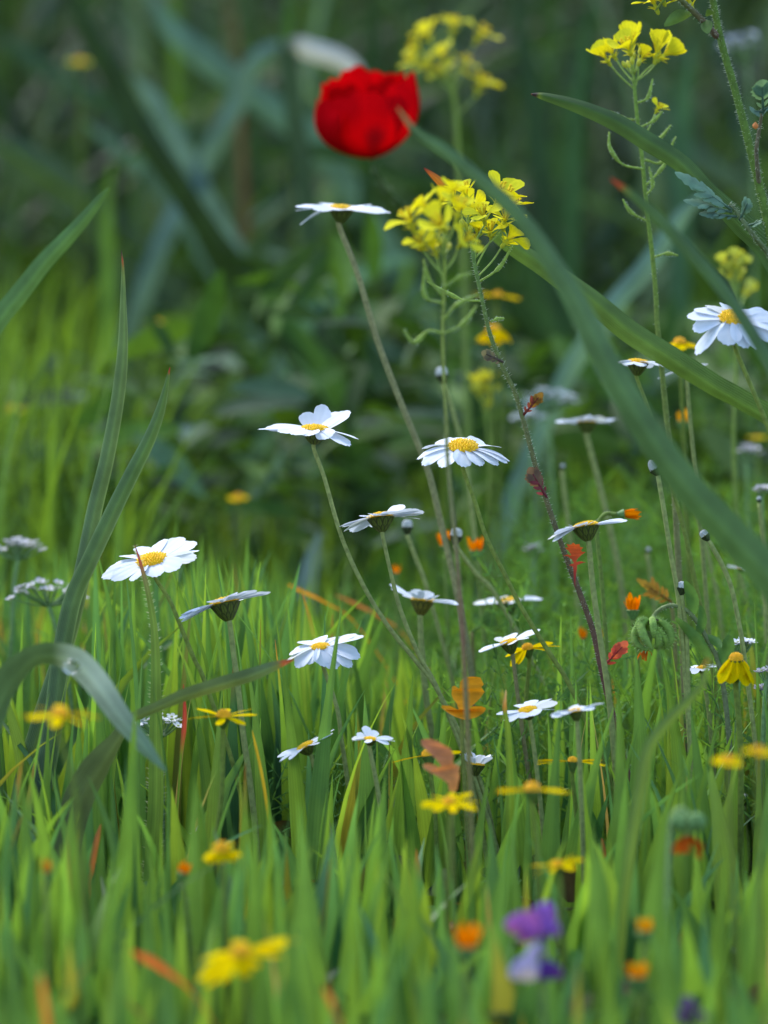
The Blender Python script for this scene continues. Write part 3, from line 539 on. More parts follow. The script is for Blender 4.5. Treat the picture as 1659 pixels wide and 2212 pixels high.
mustard('mustard_plant', 1.93, [(975, 170), (985, 240), (990, 340), (1000, 500), (1005, 700), (1010, 900)],
    [(905, 135, 0, 1.1), (925, 80, 0, 1.0), (978, 62, 0, 1.1), (1035, 80, -.01, 1.15), (960, 125, .01, 1.0), (1000, 140, .01, .9), (1035, 190, 0, 1.25), (900, 105, 0, .8), (960, 160, 0, .9), (935, 150, 0, .9)],
    'blurred yellow mustard head above and right of the poppy', rstem=.0016, fr=.0085, fcol=(.72, .70, .08), buds=3)
mustard('mustard_plant', 1.72, [(1585, 605), (1592, 680), (1590, 800), (1585, 950), (1590, 1100)],
    [(1568, 575, 0, .8, .8), (1585, 568, 0, .8, .8), (1600, 580, 0, .8, .8), (1575, 595, 0, .8, .8), (1595, 600, 0, .8, .8), (1612, 632, .1, .8, .8)],
    'pale budding mustard head above the big right-edge daisy', rstem=.001, fcol=(.5, .55, .12))
mustard('mustard_plant', 1.88, [(1040, 850), (1052, 910), (1058, 1000), (1060, 1150)],
    [(1028, 835, 0, .9, .5), (1048, 830, 0, .9, .6), (1040, 855, 0, .8, .5), (1060, 860, 0, .8, .8), (1050, 885, 0, .6, .8)],
    'faint yellow mustard head beside the thin reddish stem', rstem=.001, fcol=(.55, .55, .08))
# big hairy plant at the right edge
t, C = mustard('mustard_plant', 1.5, [(1532, -60), (1540, 0), (1558, 90), (1588, 195), (1618, 310), (1640, 400), (1662, 500), (1690, 700), (1700, 1000), (1700, 1300), (1700, 1600)],
    [], 'thick hairy green stem crossing the upper right corner', rstem=.0019, hairs=1300, buds=0, cols=[(.10, .17, .03), (.11, .18, .03), (.10, .16, .03)])
mb = MB(); br = smooth([P(1548, 78, 1.5), P(1525, 52, 1.49), P(1495, 22, 1.485), P(1465, -5, 1.48), P(1440, -30, 1.48)], 6); tube(mb, br, np.linspace(.0013, .0008, len(br)), lerpcol((.16, .09, .07), (.12, .17, .04), np.linspace(0, 1, len(br))), 8, hairs=120); mb.build('branch', M_STEM, t)
for a, b, w in (((1495, 30), (1435, 55), .005), ((1520, 42), (1530, 72), .0045), ((1525, 35), (1545, 30), .003)):
    mb = MB(); A_, B_ = P(*a, 1.49), P(*b, 1.48); cc = smooth([A_, (A_+B_)/2+CU*.001, B_], 6); s = np.linspace(0, 1, len(cc)); ribbon(mb, cc, w*np.sin(PI*np.clip(s, .05, .97))**.7, np.cross(B_-A_, CF+CU*.4), (.11, .19, .05), .3); mb.build('leaf', M_SOFT, t)
for x, y in ((1415, 12), (1430, -5), (1490, 5)):
    F = P(x, y, 1.49); mb = MB(); tube(mb, smooth([br[-5], (br[-5]+F)/2, F-CU*.002], 4), .0004, (.25, .33, .07), 5); mb.build('pedicel', M_STEM, t)
    mflower(t, F, unit(CU-CR*.4), unit(CR+CU*.4), .0080, MY, .1)
GREY = (.13, .23, .16)
mb = MB(); br = smooth([P(1690, 640, 1.5), P(1662, 555, 1.5), P(1625, 505, 1.49), P(1590, 455, 1.49), P(1575, 440, 1.49)], 6); tube(mb, br, np.linspace(.0012, .0006, len(br)), (.14, .18, .08), 8, hairs=120); mb.build('branch', M_STEM, t)
for a, b, w, nl in (((1580, 455), (1458, 372), .0062, 4), ((1580, 460), (1476, 433), .0045, 3), ((1590, 470), (1510, 462), .0045, 3), ((1600, 475), (1620, 430), .0055, 3), ((1615, 490), (1645, 480), .004, 2)):
    mb = MB(); lobed_leaf(mb, P(*a, 1.49), P(*b, 1.485), -CF*.8+CU*.8, w, np.array(GREY)*random.uniform(.8, 1.15), nl, 1.4); mb.build('leaf', M_SOFT, t)
mb = MB(); br = smooth([P(1640, 400, 1.5), P(1634, 330, 1.49), P(1640, 280, 1.485), P(1648, 235, 1.48)], 6); tube(mb, br, np.linspace(.0009, .0005, len(br)), (.15, .13, .08), 8, hairs=60); mb.build('branch', M_STEM, t)
for a, b, w in (((1648, 240), (1645, 172), .008), ((1648, 245), (1622, 240), .005), ((1650, 240), (1672, 228), .006)):
    mb = MB(); lobed_leaf(mb, P(*a, 1.48), P(*b, 1.47), -CF+CU*.4, w, np.array(GREY)*random.uniform(.95, 1.2), 2, 1.2); mb.build('leaf', M_SOFT, t)
mb = MB(); lathe(mb, P(1632, 272, 1.478), CU, [(.0001, -.0012), (.001, -.0006), (.0011, .0004), (.0001, .0014)], (.6, .2, .05), 9); mb.build('bud', M_PART, t)

# ------------------------------------------------------------------ hand placed long blades
BLUEG, DEEPG, MIDG = (.055, .115, .060), (.045, .10, .022), (.075, .15, .03)
def longleaf(name, d, path, widths, label, col=BLUEG, col2=None, tipcols=None, tw=0., fold=.35, group='long strap leaves', mat=None, edge=None, hairs=0, cat='leaf blade', root=True, cross=5, under=None):
    """path from the tip to the base; widths in px along it; tipcols [(t, rgb)...]"""
    pts = pathpts(path, d, toground=root); npx = len(path); C = smooth(pts, 8); m = len(C); s = np.linspace(0, 1, m)
    wk = np.interp(s, np.linspace(0, (npx-1)/(len(pts)-1), len(widths)), widths); dk = (C-CP)@CF
    w = wk*dk/KPX
    w[0] = .0002
    T = tangents(C); view = unit(C-CP); side = unit(np.cross(T, view)); nrm = np.cross(side, T)
    tws = np.radians(np.interp(s, np.linspace(0, (npx-1)/(len(pts)-1), len(tw)), tw)) if np.ndim(tw) else np.full(m, R(tw))
    side = side*np.cos(tws)[:, None]+nrm*np.sin(tws)[:, None]; w = w/np.maximum(.4, np.abs(np.cos(tws)))
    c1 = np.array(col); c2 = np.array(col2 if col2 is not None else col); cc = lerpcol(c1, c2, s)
    if tipcols:
        ts = [a for a, _ in tipcols]
        for i in range(m):
            if s[i] < ts[-1]: cc[i] = [np.interp(s[i], ts, [b[k] for _, b in tipcols]) for k in range(3)]
            elif s[i] < ts[-1]*1.5:
                f = (s[i]-ts[-1])/(ts[-1]*.5); cc[i] = np.array(tipcols[-1][1])*(1-f)+cc[i]*f
    base = C[-1]; t = tag(bpy.data.objects.new('tmp', None), None, None); bpy.data.objects.remove(t)
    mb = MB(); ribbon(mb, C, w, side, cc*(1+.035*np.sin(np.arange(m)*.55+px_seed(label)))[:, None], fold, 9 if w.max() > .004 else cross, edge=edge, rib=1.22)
    for _ in range(hairs):
        i = random.randrange(2, m-1); sg = random.choice((-1, 1)); b = C[i]+(C[i-1]-C[i])*random.random()+side[i]*sg*w[i]/2
        e = b+side[i]*sg*random.uniform(.0006, .0013)-T[i]*.0004; q = T[i]*.0001; mb.add([b-q, b+q, e+q*.2, e-q*.2], [[0, 1, 2, 3]], (.5, .55, .45))
    o = mb.build(name, mat or M_LEAF, None, loc=(base[0], base[1], float(ground(base[0], base[1])))); return tag(o, label, cat, group), C
LL = longleaf
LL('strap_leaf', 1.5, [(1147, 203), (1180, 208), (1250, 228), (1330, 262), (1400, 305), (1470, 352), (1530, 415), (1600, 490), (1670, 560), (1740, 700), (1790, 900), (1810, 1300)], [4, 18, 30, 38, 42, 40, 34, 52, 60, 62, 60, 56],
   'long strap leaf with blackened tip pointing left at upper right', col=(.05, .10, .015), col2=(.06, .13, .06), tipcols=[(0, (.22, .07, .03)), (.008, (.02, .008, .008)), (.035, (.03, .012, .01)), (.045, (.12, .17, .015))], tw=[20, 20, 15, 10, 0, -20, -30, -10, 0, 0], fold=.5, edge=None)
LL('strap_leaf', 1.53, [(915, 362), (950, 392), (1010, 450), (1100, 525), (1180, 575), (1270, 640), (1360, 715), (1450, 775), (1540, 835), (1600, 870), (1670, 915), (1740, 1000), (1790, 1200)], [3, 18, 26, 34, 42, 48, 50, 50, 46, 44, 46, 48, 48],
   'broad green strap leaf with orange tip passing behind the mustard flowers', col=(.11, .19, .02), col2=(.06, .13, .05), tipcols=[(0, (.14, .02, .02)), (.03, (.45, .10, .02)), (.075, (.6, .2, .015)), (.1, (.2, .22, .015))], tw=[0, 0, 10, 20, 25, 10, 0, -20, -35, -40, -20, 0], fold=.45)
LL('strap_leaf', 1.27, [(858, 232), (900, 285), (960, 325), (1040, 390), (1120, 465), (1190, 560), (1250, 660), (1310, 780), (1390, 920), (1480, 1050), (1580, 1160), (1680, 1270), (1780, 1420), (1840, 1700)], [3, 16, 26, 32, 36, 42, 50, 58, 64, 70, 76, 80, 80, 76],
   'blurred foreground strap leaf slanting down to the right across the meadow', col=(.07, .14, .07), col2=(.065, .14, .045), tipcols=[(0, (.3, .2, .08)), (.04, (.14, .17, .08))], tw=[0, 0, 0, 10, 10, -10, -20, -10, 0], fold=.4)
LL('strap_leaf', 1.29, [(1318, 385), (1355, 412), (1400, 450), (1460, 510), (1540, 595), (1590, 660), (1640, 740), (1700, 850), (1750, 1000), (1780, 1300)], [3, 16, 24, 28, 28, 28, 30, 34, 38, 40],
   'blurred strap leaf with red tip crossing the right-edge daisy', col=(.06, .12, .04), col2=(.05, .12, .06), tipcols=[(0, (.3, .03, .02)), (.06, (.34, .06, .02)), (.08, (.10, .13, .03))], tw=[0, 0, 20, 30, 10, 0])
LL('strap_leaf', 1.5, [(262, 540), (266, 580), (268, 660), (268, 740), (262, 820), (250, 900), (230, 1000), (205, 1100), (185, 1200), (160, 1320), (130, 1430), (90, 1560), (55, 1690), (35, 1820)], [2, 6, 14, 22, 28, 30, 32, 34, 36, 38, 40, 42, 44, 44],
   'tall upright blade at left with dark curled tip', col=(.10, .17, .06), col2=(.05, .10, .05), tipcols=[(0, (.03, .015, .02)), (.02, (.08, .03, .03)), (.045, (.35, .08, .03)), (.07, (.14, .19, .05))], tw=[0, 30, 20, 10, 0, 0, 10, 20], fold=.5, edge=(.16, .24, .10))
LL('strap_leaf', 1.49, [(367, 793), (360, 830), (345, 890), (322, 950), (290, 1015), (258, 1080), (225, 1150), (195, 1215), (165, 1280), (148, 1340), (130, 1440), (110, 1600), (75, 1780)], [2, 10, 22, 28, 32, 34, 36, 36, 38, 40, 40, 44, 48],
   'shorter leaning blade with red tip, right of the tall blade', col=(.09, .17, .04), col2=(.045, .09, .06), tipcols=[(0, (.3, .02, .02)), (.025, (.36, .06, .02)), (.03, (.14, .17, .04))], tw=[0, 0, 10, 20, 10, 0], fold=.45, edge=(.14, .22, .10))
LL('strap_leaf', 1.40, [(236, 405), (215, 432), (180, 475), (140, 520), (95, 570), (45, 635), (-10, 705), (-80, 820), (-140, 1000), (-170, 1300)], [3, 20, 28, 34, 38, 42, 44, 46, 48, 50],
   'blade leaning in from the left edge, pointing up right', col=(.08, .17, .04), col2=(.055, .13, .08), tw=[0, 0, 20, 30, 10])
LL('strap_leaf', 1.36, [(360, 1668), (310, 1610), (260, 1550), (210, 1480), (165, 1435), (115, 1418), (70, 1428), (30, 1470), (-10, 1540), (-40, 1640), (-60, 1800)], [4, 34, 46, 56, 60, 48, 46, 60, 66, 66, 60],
   'arched blue green blade bending over at the left edge', col=(.08, .15, .11), col2=(.05, .10, .04), tipcols=[(0, (.08, .16, .12)), (.12, (.12, .2, .17)), (.26, (.30, .38, .38)), (.36, (.25, .33, .33)), (.42, (.07, .13, .07))], tw=[0, 10, 20, 30, 50, 65, 65, 40, 20], fold=.2)  # pale stretch is a silvery sheen painted into the blade colour
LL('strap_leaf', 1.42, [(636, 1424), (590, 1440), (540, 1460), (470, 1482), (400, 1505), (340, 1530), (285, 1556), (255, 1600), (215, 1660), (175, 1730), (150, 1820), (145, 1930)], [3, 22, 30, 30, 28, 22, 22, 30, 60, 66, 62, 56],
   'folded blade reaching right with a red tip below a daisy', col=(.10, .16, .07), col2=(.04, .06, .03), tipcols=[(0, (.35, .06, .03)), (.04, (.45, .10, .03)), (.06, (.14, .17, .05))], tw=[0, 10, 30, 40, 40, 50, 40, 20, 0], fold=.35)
LL('grass_blade', 1.47, [(291, 1176), (300, 1205), (310, 1240), (322, 1290), (332, 1350), (336, 1420), (337, 1500), (337, 1600), (337, 1720), (330, 1850)], [1, 5, 9, 12, 15, 20, 24, 30, 34, 36],
   'thin hairy blade with dark red tip crossing the wide daisy', col=(.16, .24, .06), col2=(.10, .2, .03), tipcols=[(0, (.08, .03, .04)), (.05, (.28, .04, .05)), (.12, (.3, .07, .06)), (.2, (.16, .16, .08))], mat=M_GRASS, hairs=220, group='red and orange blades')
LL('grass_blade', 1.47, [(396, 1478), (399, 1530), (397, 1580), (390, 1640), (385, 1720), (380, 1800)], [1, 8, 11, 6, 5, 5], 'narrow red blade standing below the yellow flower', col=(.10, .18, .02), tipcols=[(0, (.55, .05, .04)), (.28, (.5, .07, .04))], mat=M_GRASS, group='red and orange blades')
LL('grass_blade', 1.42, [(218, 1780), (210, 1810), (200, 1860), (192, 1910), (188, 1960)], [2, 12, 14, 12, 10], 'dry salmon brown blade low among the green grass', col=(.42, .16, .06), mat=M_GRASS, group='red and orange blades')
LL('grass_blade', 1.18, [(285, 2055), (320, 2072), (352, 2092), (420, 2150)], [8, 20, 18, 2], 'short blurred orange red blade near the bottom left', col=(.62, .13, .03), mat=M_GRASS, group='red and orange blades')
LL('grass_blade', 1.12, [(88, 2105), (92, 2140), (100, 2200), (104, 2260)], [5, 14, 16, 14], 'blurred orange blade at the bottom left corner', col=(.55, .16, .03), mat=M_GRASS, group='red and orange blades')
LL('grass_blade', 1.14, [(700, 2135), (712, 2155), (730, 2200), (745, 2260)], [6, 14, 16, 14], 'blurred orange blade at the bottom centre', col=(.55, .15, .04), mat=M_GRASS, group='red and orange blades')
LL('grass_blade', 1.7, [(622, 1262), (650, 1276), (700, 1300), (770, 1350)], [4, 9, 5, 2], 'thin orange blade lying sideways behind the grass tips', col=(.6, .25, .02), mat=M_GRASS, group='red and orange blades')
LL('grass_blade', 1.75, [(725, 1285), (770, 1305), (820, 1332), (880, 1380)], [3, 8, 7, 2], 'rusty blade sloping down behind the cupped daisy', col=(.42, .15, .06), mat=M_GRASS, group='red and orange blades')
LL('grass_blade', 1.44, [(1300, 1810), (1304, 1850), (1298, 1920), (1296, 2000)], [4, 12, 12, 10], 'dull orange blade low on the right', col=(.4, .12, .04), mat=M_GRASS, group='red and orange blades')
LL('grass_blade', 1.3, [(1515, 1445), (1530, 1425), (1520, 1470), (1490, 1510), (1440, 1560), (1400, 1620), (1380, 1720)], [1, 8, 14, 20, 24, 26, 28], 'leaning blade with brown tip in front of the folded yellow flower', col=(.12, .2, .05), tipcols=[(0, (.35, .12, .03)), (.1, (.4, .16, .03))], mat=M_GRASS, group='red and orange blades')
LL('grass_blade', 1.45, [(545, 1578), (552, 1610), (563, 1660), (575, 1730)], [1, 6, 7, 7], 'thin yellow orange blade near the centre left', col=(.55, .35, .02), mat=M_GRASS, group='red and orange blades')
LL('grass_blade', 1.44, [(1093, 1490), (1090, 1530), (1096, 1570), (1100, 1640), (1102, 1760)], [3, 10, 12, 14, 18], 'pale dry blade end with orange edge before the flat white daisy', col=(.17, .25, .03), col2=(.14, .25, .03), tipcols=[(0, (.5, .38, .25)), (.15, (.45, .2, .05))], mat=M_GRASS, group='red and orange blades')

# background strap leaves, far behind and out of focus
BGL = [
 (2.3, [(130, -60), (180, 40), (235, 150), (300, 265), (380, 400), (460, 520), (540, 620), (600, 700), (680, 850)], 52, (.018, .04, .010), 'dark diagonal leaf crossing the upper left background'),
 (2.6, [(300, -40), (370, 60), (450, 130), (540, 200), (620, 260), (700, 330)], 60, (.07, .13, .11), 'bluish leaf falling right across the top left background'),
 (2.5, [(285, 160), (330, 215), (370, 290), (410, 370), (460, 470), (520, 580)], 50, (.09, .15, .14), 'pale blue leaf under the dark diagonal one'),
 (2.35, [(792, 190), (765, 150), (725, 124), (680, 110), (640, 102), (625, 130), (640, 260), (660, 420)], 44, ((.42, .42, .50), (.03, .06, .03)), 'leaf tip with painted-on gloss bent over behind the poppy'),  # near-white tip colour paints the reflection on the bent leaf
 (2.5, [(625, 92), (575, 108), (535, 160), (500, 240), (455, 330), (410, 410), (350, 520), (290, 700)], 44, (.075, .13, .12), 'bluish leaf curving down left of the poppy'),
 (2.6, [(180, 260), (260, 330), (340, 400), (420, 500)], 40, (.06, .11, .09), 'short grey leaf crossing under the pale blue leaf'),
 (2.9, [(-30, 60), (60, 120), (180, 200), (330, 280), (500, 340)], 46, (.03, .07, .04), 'dim leaf sloping from the top left corner'),
 (2.7, [(1330, 60), (1400, 200), (1500, 330), (1640, 450)], 40, (.05, .09, .06), 'grey green leaf crossing behind the podded mustard'),
 (2.5, [(1090, 300), (1080, 420), (1130, 560), (1190, 720)], 44, (.03, .075, .02), 'soft dark leaf right of the mustard heads'),
 (2.4, [(540, 310), (620, 318), (720, 330), (800, 350), (880, 390), (960, 440)], 34, (.02, .05, .015), 'dark leaf running level under the poppy'),
 (2.7, [(-60, 280), (40, 340), (120, 400), (200, 470), (300, 560), (420, 680)], 90, (.05, .09, .05), 'broad grey green leaf sloping in from the left edge'),
 (2.8, [(-40, 150), (30, 260), (80, 360), (140, 460), (200, 560)], 44, (.014, .03, .012), 'dark narrow leaf at the left edge background'),
 (2.2, [(460, 920), (400, 940), (350, 975), (300, 1020), (250, 1080), (220, 1160)], 46, (.28, .33, .36), 'leaf with a painted blue grey gloss behind the red-tipped blade'),  # pale colour stands in for a glossy reflection
 (2.15, [(560, 1052), (450, 1040), (340, 1045), (230, 1035), (160, 1045), (115, 1085), (60, 1100), (-20, 1095)], 26, (.06, .09, .08), 'slate leaf arching low across the left background'),
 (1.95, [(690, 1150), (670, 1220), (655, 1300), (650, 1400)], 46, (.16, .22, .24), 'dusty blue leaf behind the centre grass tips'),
 (2.0, [(1540, 400), (1470, 470), (1400, 570), (1330, 650), (1270, 740), (1200, 860)], 44, (.10, .17, .14), 'blurred blue green leaf rising right behind the crossing blades'),
 (2.1, [(1340, 700), (1280, 740), (1240, 800), (1200, 890), (1180, 1000)], 26, (.11, .17, .14), 'slim bluish leaf behind the big slanting blade'),
 (2.5, [(800, -60), (806, 60), (806, 180), (800, 300)], 34, (.015, .04, .010), 'dark upright leaf above the poppy'),
 (2.6, [(1100, -50), (1130, 100), (1160, 300), (1180, 500), (1190, 700)], 50, (.02, .05, .02), 'dark upright leaf between the mustard heads'),
 (2.6, [(1290, -50), (1260, 120), (1240, 320), (1230, 560)], 40, (.03, .08, .03), 'green upright leaf left of the tall podded mustard'),
 (2.5, [(1500, 60), (1480, 200), (1470, 350), (1465, 560)], 46, (.04, .10, .05), 'upright leaf behind the thick hairy stem'),
 (2.4, [(620, -30), (625, 120), (650, 330), (680, 560), (700, 800)], 42, (.04, .10, .02), 'mid green leaf rising behind the white leaf tip'),
 (2.3, [(560, 650), (620, 700), (700, 800), (760, 920), (790, 1050)], 60, (.06, .14, .02), 'soft green leaf left of the daisy stem'),
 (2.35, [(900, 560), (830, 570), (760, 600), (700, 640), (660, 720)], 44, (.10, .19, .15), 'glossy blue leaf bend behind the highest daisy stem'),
 (2.4, [(420, 500), (480, 580), (560, 680), (640, 760), (700, 860)], 60, (.02, .045, .015), 'dark slanting leaf in the middle background'),
 (2.45, [(240, 350), (230, 500), (235, 700), (230, 900), (232, 1100)], 36, (.10, .2, .03), 'light green upright leaf behind the tall blade'),
 (2.7, [(490, -50), (500, 60), (505, 160), (515, 300)], 30, (.10, .06, .03), 'brown dry stalk near the top left')]
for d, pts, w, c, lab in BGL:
    if not isinstance(c[0], tuple) and c[2] > .08: c = tuple(x*(1.12, 1.18, 1.15)[i] for i, x in enumerate(c))  # brightens the bluish leaves, painting soft out-of-focus highlights into their colour
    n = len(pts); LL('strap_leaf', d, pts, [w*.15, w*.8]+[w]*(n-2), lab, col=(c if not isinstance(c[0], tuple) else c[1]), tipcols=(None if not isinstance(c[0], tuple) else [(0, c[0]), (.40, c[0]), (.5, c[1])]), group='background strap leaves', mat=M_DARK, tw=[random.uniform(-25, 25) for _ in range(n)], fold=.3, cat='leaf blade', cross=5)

# ------------------------------------------------------------------ seed head, lobed leaves, umbels, purple flower
def seedhead():
    d = 1.5; C = P(1405, 1370, d)
    st = pathpts([(1405, 1345), (1414, 1328), (1430, 1314), (1455, 1308), (1485, 1320), (1510, 1350), (1535, 1395), (1552, 1430), (1565, 1500), (1575, 1600), (1580, 1720)], d)
    b = st[-1]; t = thing('seed_head', (b[0], b[1], float(ground(b[0], b[1]))), 'round green spiny seed head nodding on an arched leafy stem', 'seed head')
    Cs = smooth(st, 6); mb = MB(); s = np.linspace(0, 1, len(Cs)); tube(mb, Cs, .00065+.0005*s, lerpcol((.17, .22, .08), (.12, .13, .07), s), 8, hairs=150, hl=.0007); mb.build('stem', M_STEM, t)
    for i in range(12):
        a = i*2*PI/12+random.uniform(-.22, .22); q = unit(math.cos(a)*CR+math.sin(a)*(-CF*.95)+CU*random.uniform(-.25, .25))
        tilt = random.uniform(-.5, .5); r0 = random.uniform(.0040, .0060); i2 = i % 3
        arc = np.linspace(-1.5+random.uniform(-.2, .3), 1.15+random.uniform(-.5, .45), 14); ctr = C+CU*random.uniform(-.001, .001)+q*random.uniform(.0002, .0022)
        pts = np.array([ctr+q*r0*math.cos(g)+(-CU)*r0*.95*math.sin(g)*(1)+np.cross(q, CU)*tilt*.006*math.sin(g) for g in arc]); k = np.linspace(0, 1, 14)
        rad = random.uniform(.0010, .0017)*np.sin(PI*np.clip(k*.92+.06, 0, 1))**.6+.0001; mb = MB(); colr = lerpcol((.20, .34, .06), (.26, .40, .10), k)
        tube(mb, pts, rad, colr*random.uniform(.8, 1.1), 8)
        T = tangents(pts)
        for j in range(1, 13):
            for sg in (-.5, 0, .5):
                o_ = unit(pts[j]-ctr+np.cross(q, CU)*sg*.004); b0 = pts[j]+o_*rad[j]*.9; e = b0+o_*.0011; wv = T[j]*.00025; mb.add([b0-wv, b0+wv, e+wv*.1, e-wv*.1], [[0, 1, 2, 3]], (.3, .42, .14))
        mb.add([pts[0]-CR*.0004, pts[0]+CR*.0004, pts[0]+q*-.0018+CU*.0008, pts[0]+q*-.0019+CU*.0008], [[0, 1, 2, 3]], (.10, .02, .04))
        mb.build('seed', M_STEM, t)
    mb = MB(); Cd = P(1393, 1413, d)
    for i in range(14):
        a = random.random()*6.3; q = math.cos(a)*CR-math.sin(a)*CF; e = Cd+q*random.uniform(.001, .0030)-CU*random.uniform(.0004, .0030); s0 = P(1395, 1402, d)
        cc = smooth([s0, (s0+e)/2+q*.0006, e], 4); ribbon(mb, cc, np.full(len(cc), .0009), unit(np.cross(e-s0, q+CU)), (.62, .17, .02), .5, 3)
    mb.build('withered_petals', M_YELLOW, t)
    mb = MB(); tube(mb, smooth([C+CU*.001, P(1400, 1390, d), P(1395, 1404, d)], 4), .0007, (.3, .42, .12), 7, hairs=60, hl=.0008); mb.build('stalk', M_STEM, t)
    for a, b_, w in (((1494, 1328), (1480, 1256), 30), ((1506, 1372), (1513, 1308), 22), ((1547, 1432), (1577, 1372), 34), ((1535, 1428), (1460, 1335), 26), ((1525, 1375), (1558, 1400), 20)):
        A_, B_ = P(*a, d), P(*b_, d-.006); cc = smooth([A_, (A_+B_)/2+CR*.001, B_], 8); s = np.linspace(0, 1, len(cc)); mb = MB()
        ribbon(mb, cc, w/5925*np.sin(PI*np.clip(s*.85+.12, 0, .98))**.6*(1+.04*np.where(np.arange(len(cc)) % 2, 1, -1)), np.cross(B_-A_, CF+CR*.5), (.10, .21, .06), .35, 5); mb.build('leaf', M_SOFT, t)
seedhead()
def nodding():
    d = 1.27; C = P(1487, 1775, d); st = pathpts([(1487, 1760), (1470, 1748), (1452, 1770), (1445, 1850), (1442, 1950)], d); b = st[-1]
    t = thing('seed_head', (b[0], b[1], float(ground(b[0], b[1]))), 'blurred green seed head above a withered orange red bloom', 'seed head')
    mb = MB(); tube(mb, smooth(st, 6), .0009, (.2, .3, .1), 7); mb.build('stem', M_STEM, t)
    for i in range(9):
        a = i*2*PI/9; q = math.cos(a)*CR-math.sin(a)*CF; g = np.linspace(-1, 1.2, 8); pts = np.array([C+q*(.0008+.0036*math.cos(x))-CU*.003*math.sin(x) for x in g])
        mb = MB(); tube(mb, pts, .0011*np.sin(np.linspace(.3, 2.9, 8))+.0002, (.13, .24, .08), 7); mb.build('seed', M_STEM, t)
    mb = MB()
    for i in range(16):
        a = random.random()*6.3; q = math.cos(a)*CR-math.sin(a)*CF; s0 = P(1484, 1805, d); e = s0+q*random.uniform(.002, .005)-CU*random.uniform(.003, .008)
        cc = smooth([s0, (s0+e)/2+q*.001, e], 4); ribbon(mb, cc, np.full(len(cc), .0018), unit(np.cross(e-s0, q+CU)), (.55, .10, .01), .5, 3)
    mb.build('withered_petals', M_YELLOW, t)
    mb = MB(); tube(mb, smooth([C, P(1485, 1795, d), P(1484, 1808, d)], 4), .001, (.25, .36, .1), 7); mb.build('stalk', M_STEM, t)
nodding()
def outline_plant(pts, d, cols, stem, label):
    st = pathpts([pts[0]]+stem, d); b = st[-1]; t = thing('lobed_leaf', (b[0], b[1], float(ground(b[0], b[1]))), label, 'leaf', 'orange autumn coloured leaves')
    m = MB(); tube(m, smooth(st, 6), .0007, (.16, .18, .04), 7); m.build('leaf_stalk', M_STEM, t); outline_leaf(t, 'leaf', pts, d, cols)
def leafplant(tip, base, d, stem, w, nl, col, col2, label, name='lobed_leaf', term=1.0, nrm=None):
    st = pathpts([base]+stem, d); b = st[-1]; t = thing(name, (b[0], b[1], float(ground(b[0], b[1]))), label, 'leaf', 'orange autumn coloured leaves')
    mb = MB(); tube(mb, smooth(st, 6), .0008, (.2, .18, .06), 7); mb.build('leaf_stalk', M_STEM, t)
    mb = MB(); lobed_leaf(mb, P(*base, d), P(*tip, d-.003), nrm if nrm is not None else -CF+CR*.2, w, col, nl, .75, col2, term); mb.build('leaf', M_SOFT, t)
outline_plant([(997.2, 1553.1), (982.5, 1548.3), (966.2, 1538.5), (953.2, 1528.7), (954.8, 1523.2), (972.8, 1524.8), (988.4, 1533.0), (991.0, 1532.0), (987.4, 1520.6), (979.3, 1510.8), (975.4, 1499.4), (976.7, 1483.2), (982.5, 1481.5), (992.3, 1488.0), (993.9, 1473.4), (1002.0, 1463.6), (1021.6, 1461.4), (1037.8, 1463.6), (1045.0, 1478.3), (1039.5, 1484.8), (1047.0, 1494.6), (1037.8, 1507.6), (1024.8, 1520.6), (1012.5, 1531.0), (1021.6, 1525.5), (1039.5, 1525.5), (1050.2, 1531.0), (1044.4, 1540.1), (1028.1, 1549.9), (1008.6, 1554.8)], 1.46, ((.62, .25, .008), (.66, .26, .008)), [(1000, 1640), (1006, 1740), (1010, 1850)], 'upright orange lobed leaf above the salmon leaf')
outline_plant([(979.3, 1711.0), (969.5, 1706.1), (967.9, 1693.1), (953.2, 1681.7), (933.7, 1670.3), (917.4, 1660.6), (912.5, 1652.4), (923.9, 1649.2), (940.2, 1652.4), (950.0, 1658.9), (951.6, 1652.4), (940.2, 1637.8), (922.3, 1621.5), (910.3, 1608.5), (909.3, 1598.7), (923.9, 1595.5), (943.5, 1600.3), (956.5, 1608.5), (972.8, 1616.6), (980.9, 1631.3), (977.6, 1644.3), (982.5, 1652.4), (992.3, 1654.0), (992.3, 1680.1), (987.4, 1706.1)], 1.38, ((.48, .17, .09), (.58, .23, .07)), [(978, 1760), (980, 1880)], 'salmon pink lobed leaf in front of a blurred yellow flower')
leafplant((1375, 1250), (1450, 1300), 1.6, [(1455, 1340), (1460, 1420)], .003, 4, (.36, .18, .03), (.34, .2, .03), 'thin yellow orange leaf left of a white bud')
leafplant((1070, 1330), (1020, 1365), 1.63, [(1022, 1420), (1025, 1500)], .007, 2, (.14, .26, .07), (.16, .28, .08), 'pale green lobed leaf beside the mustard stem')

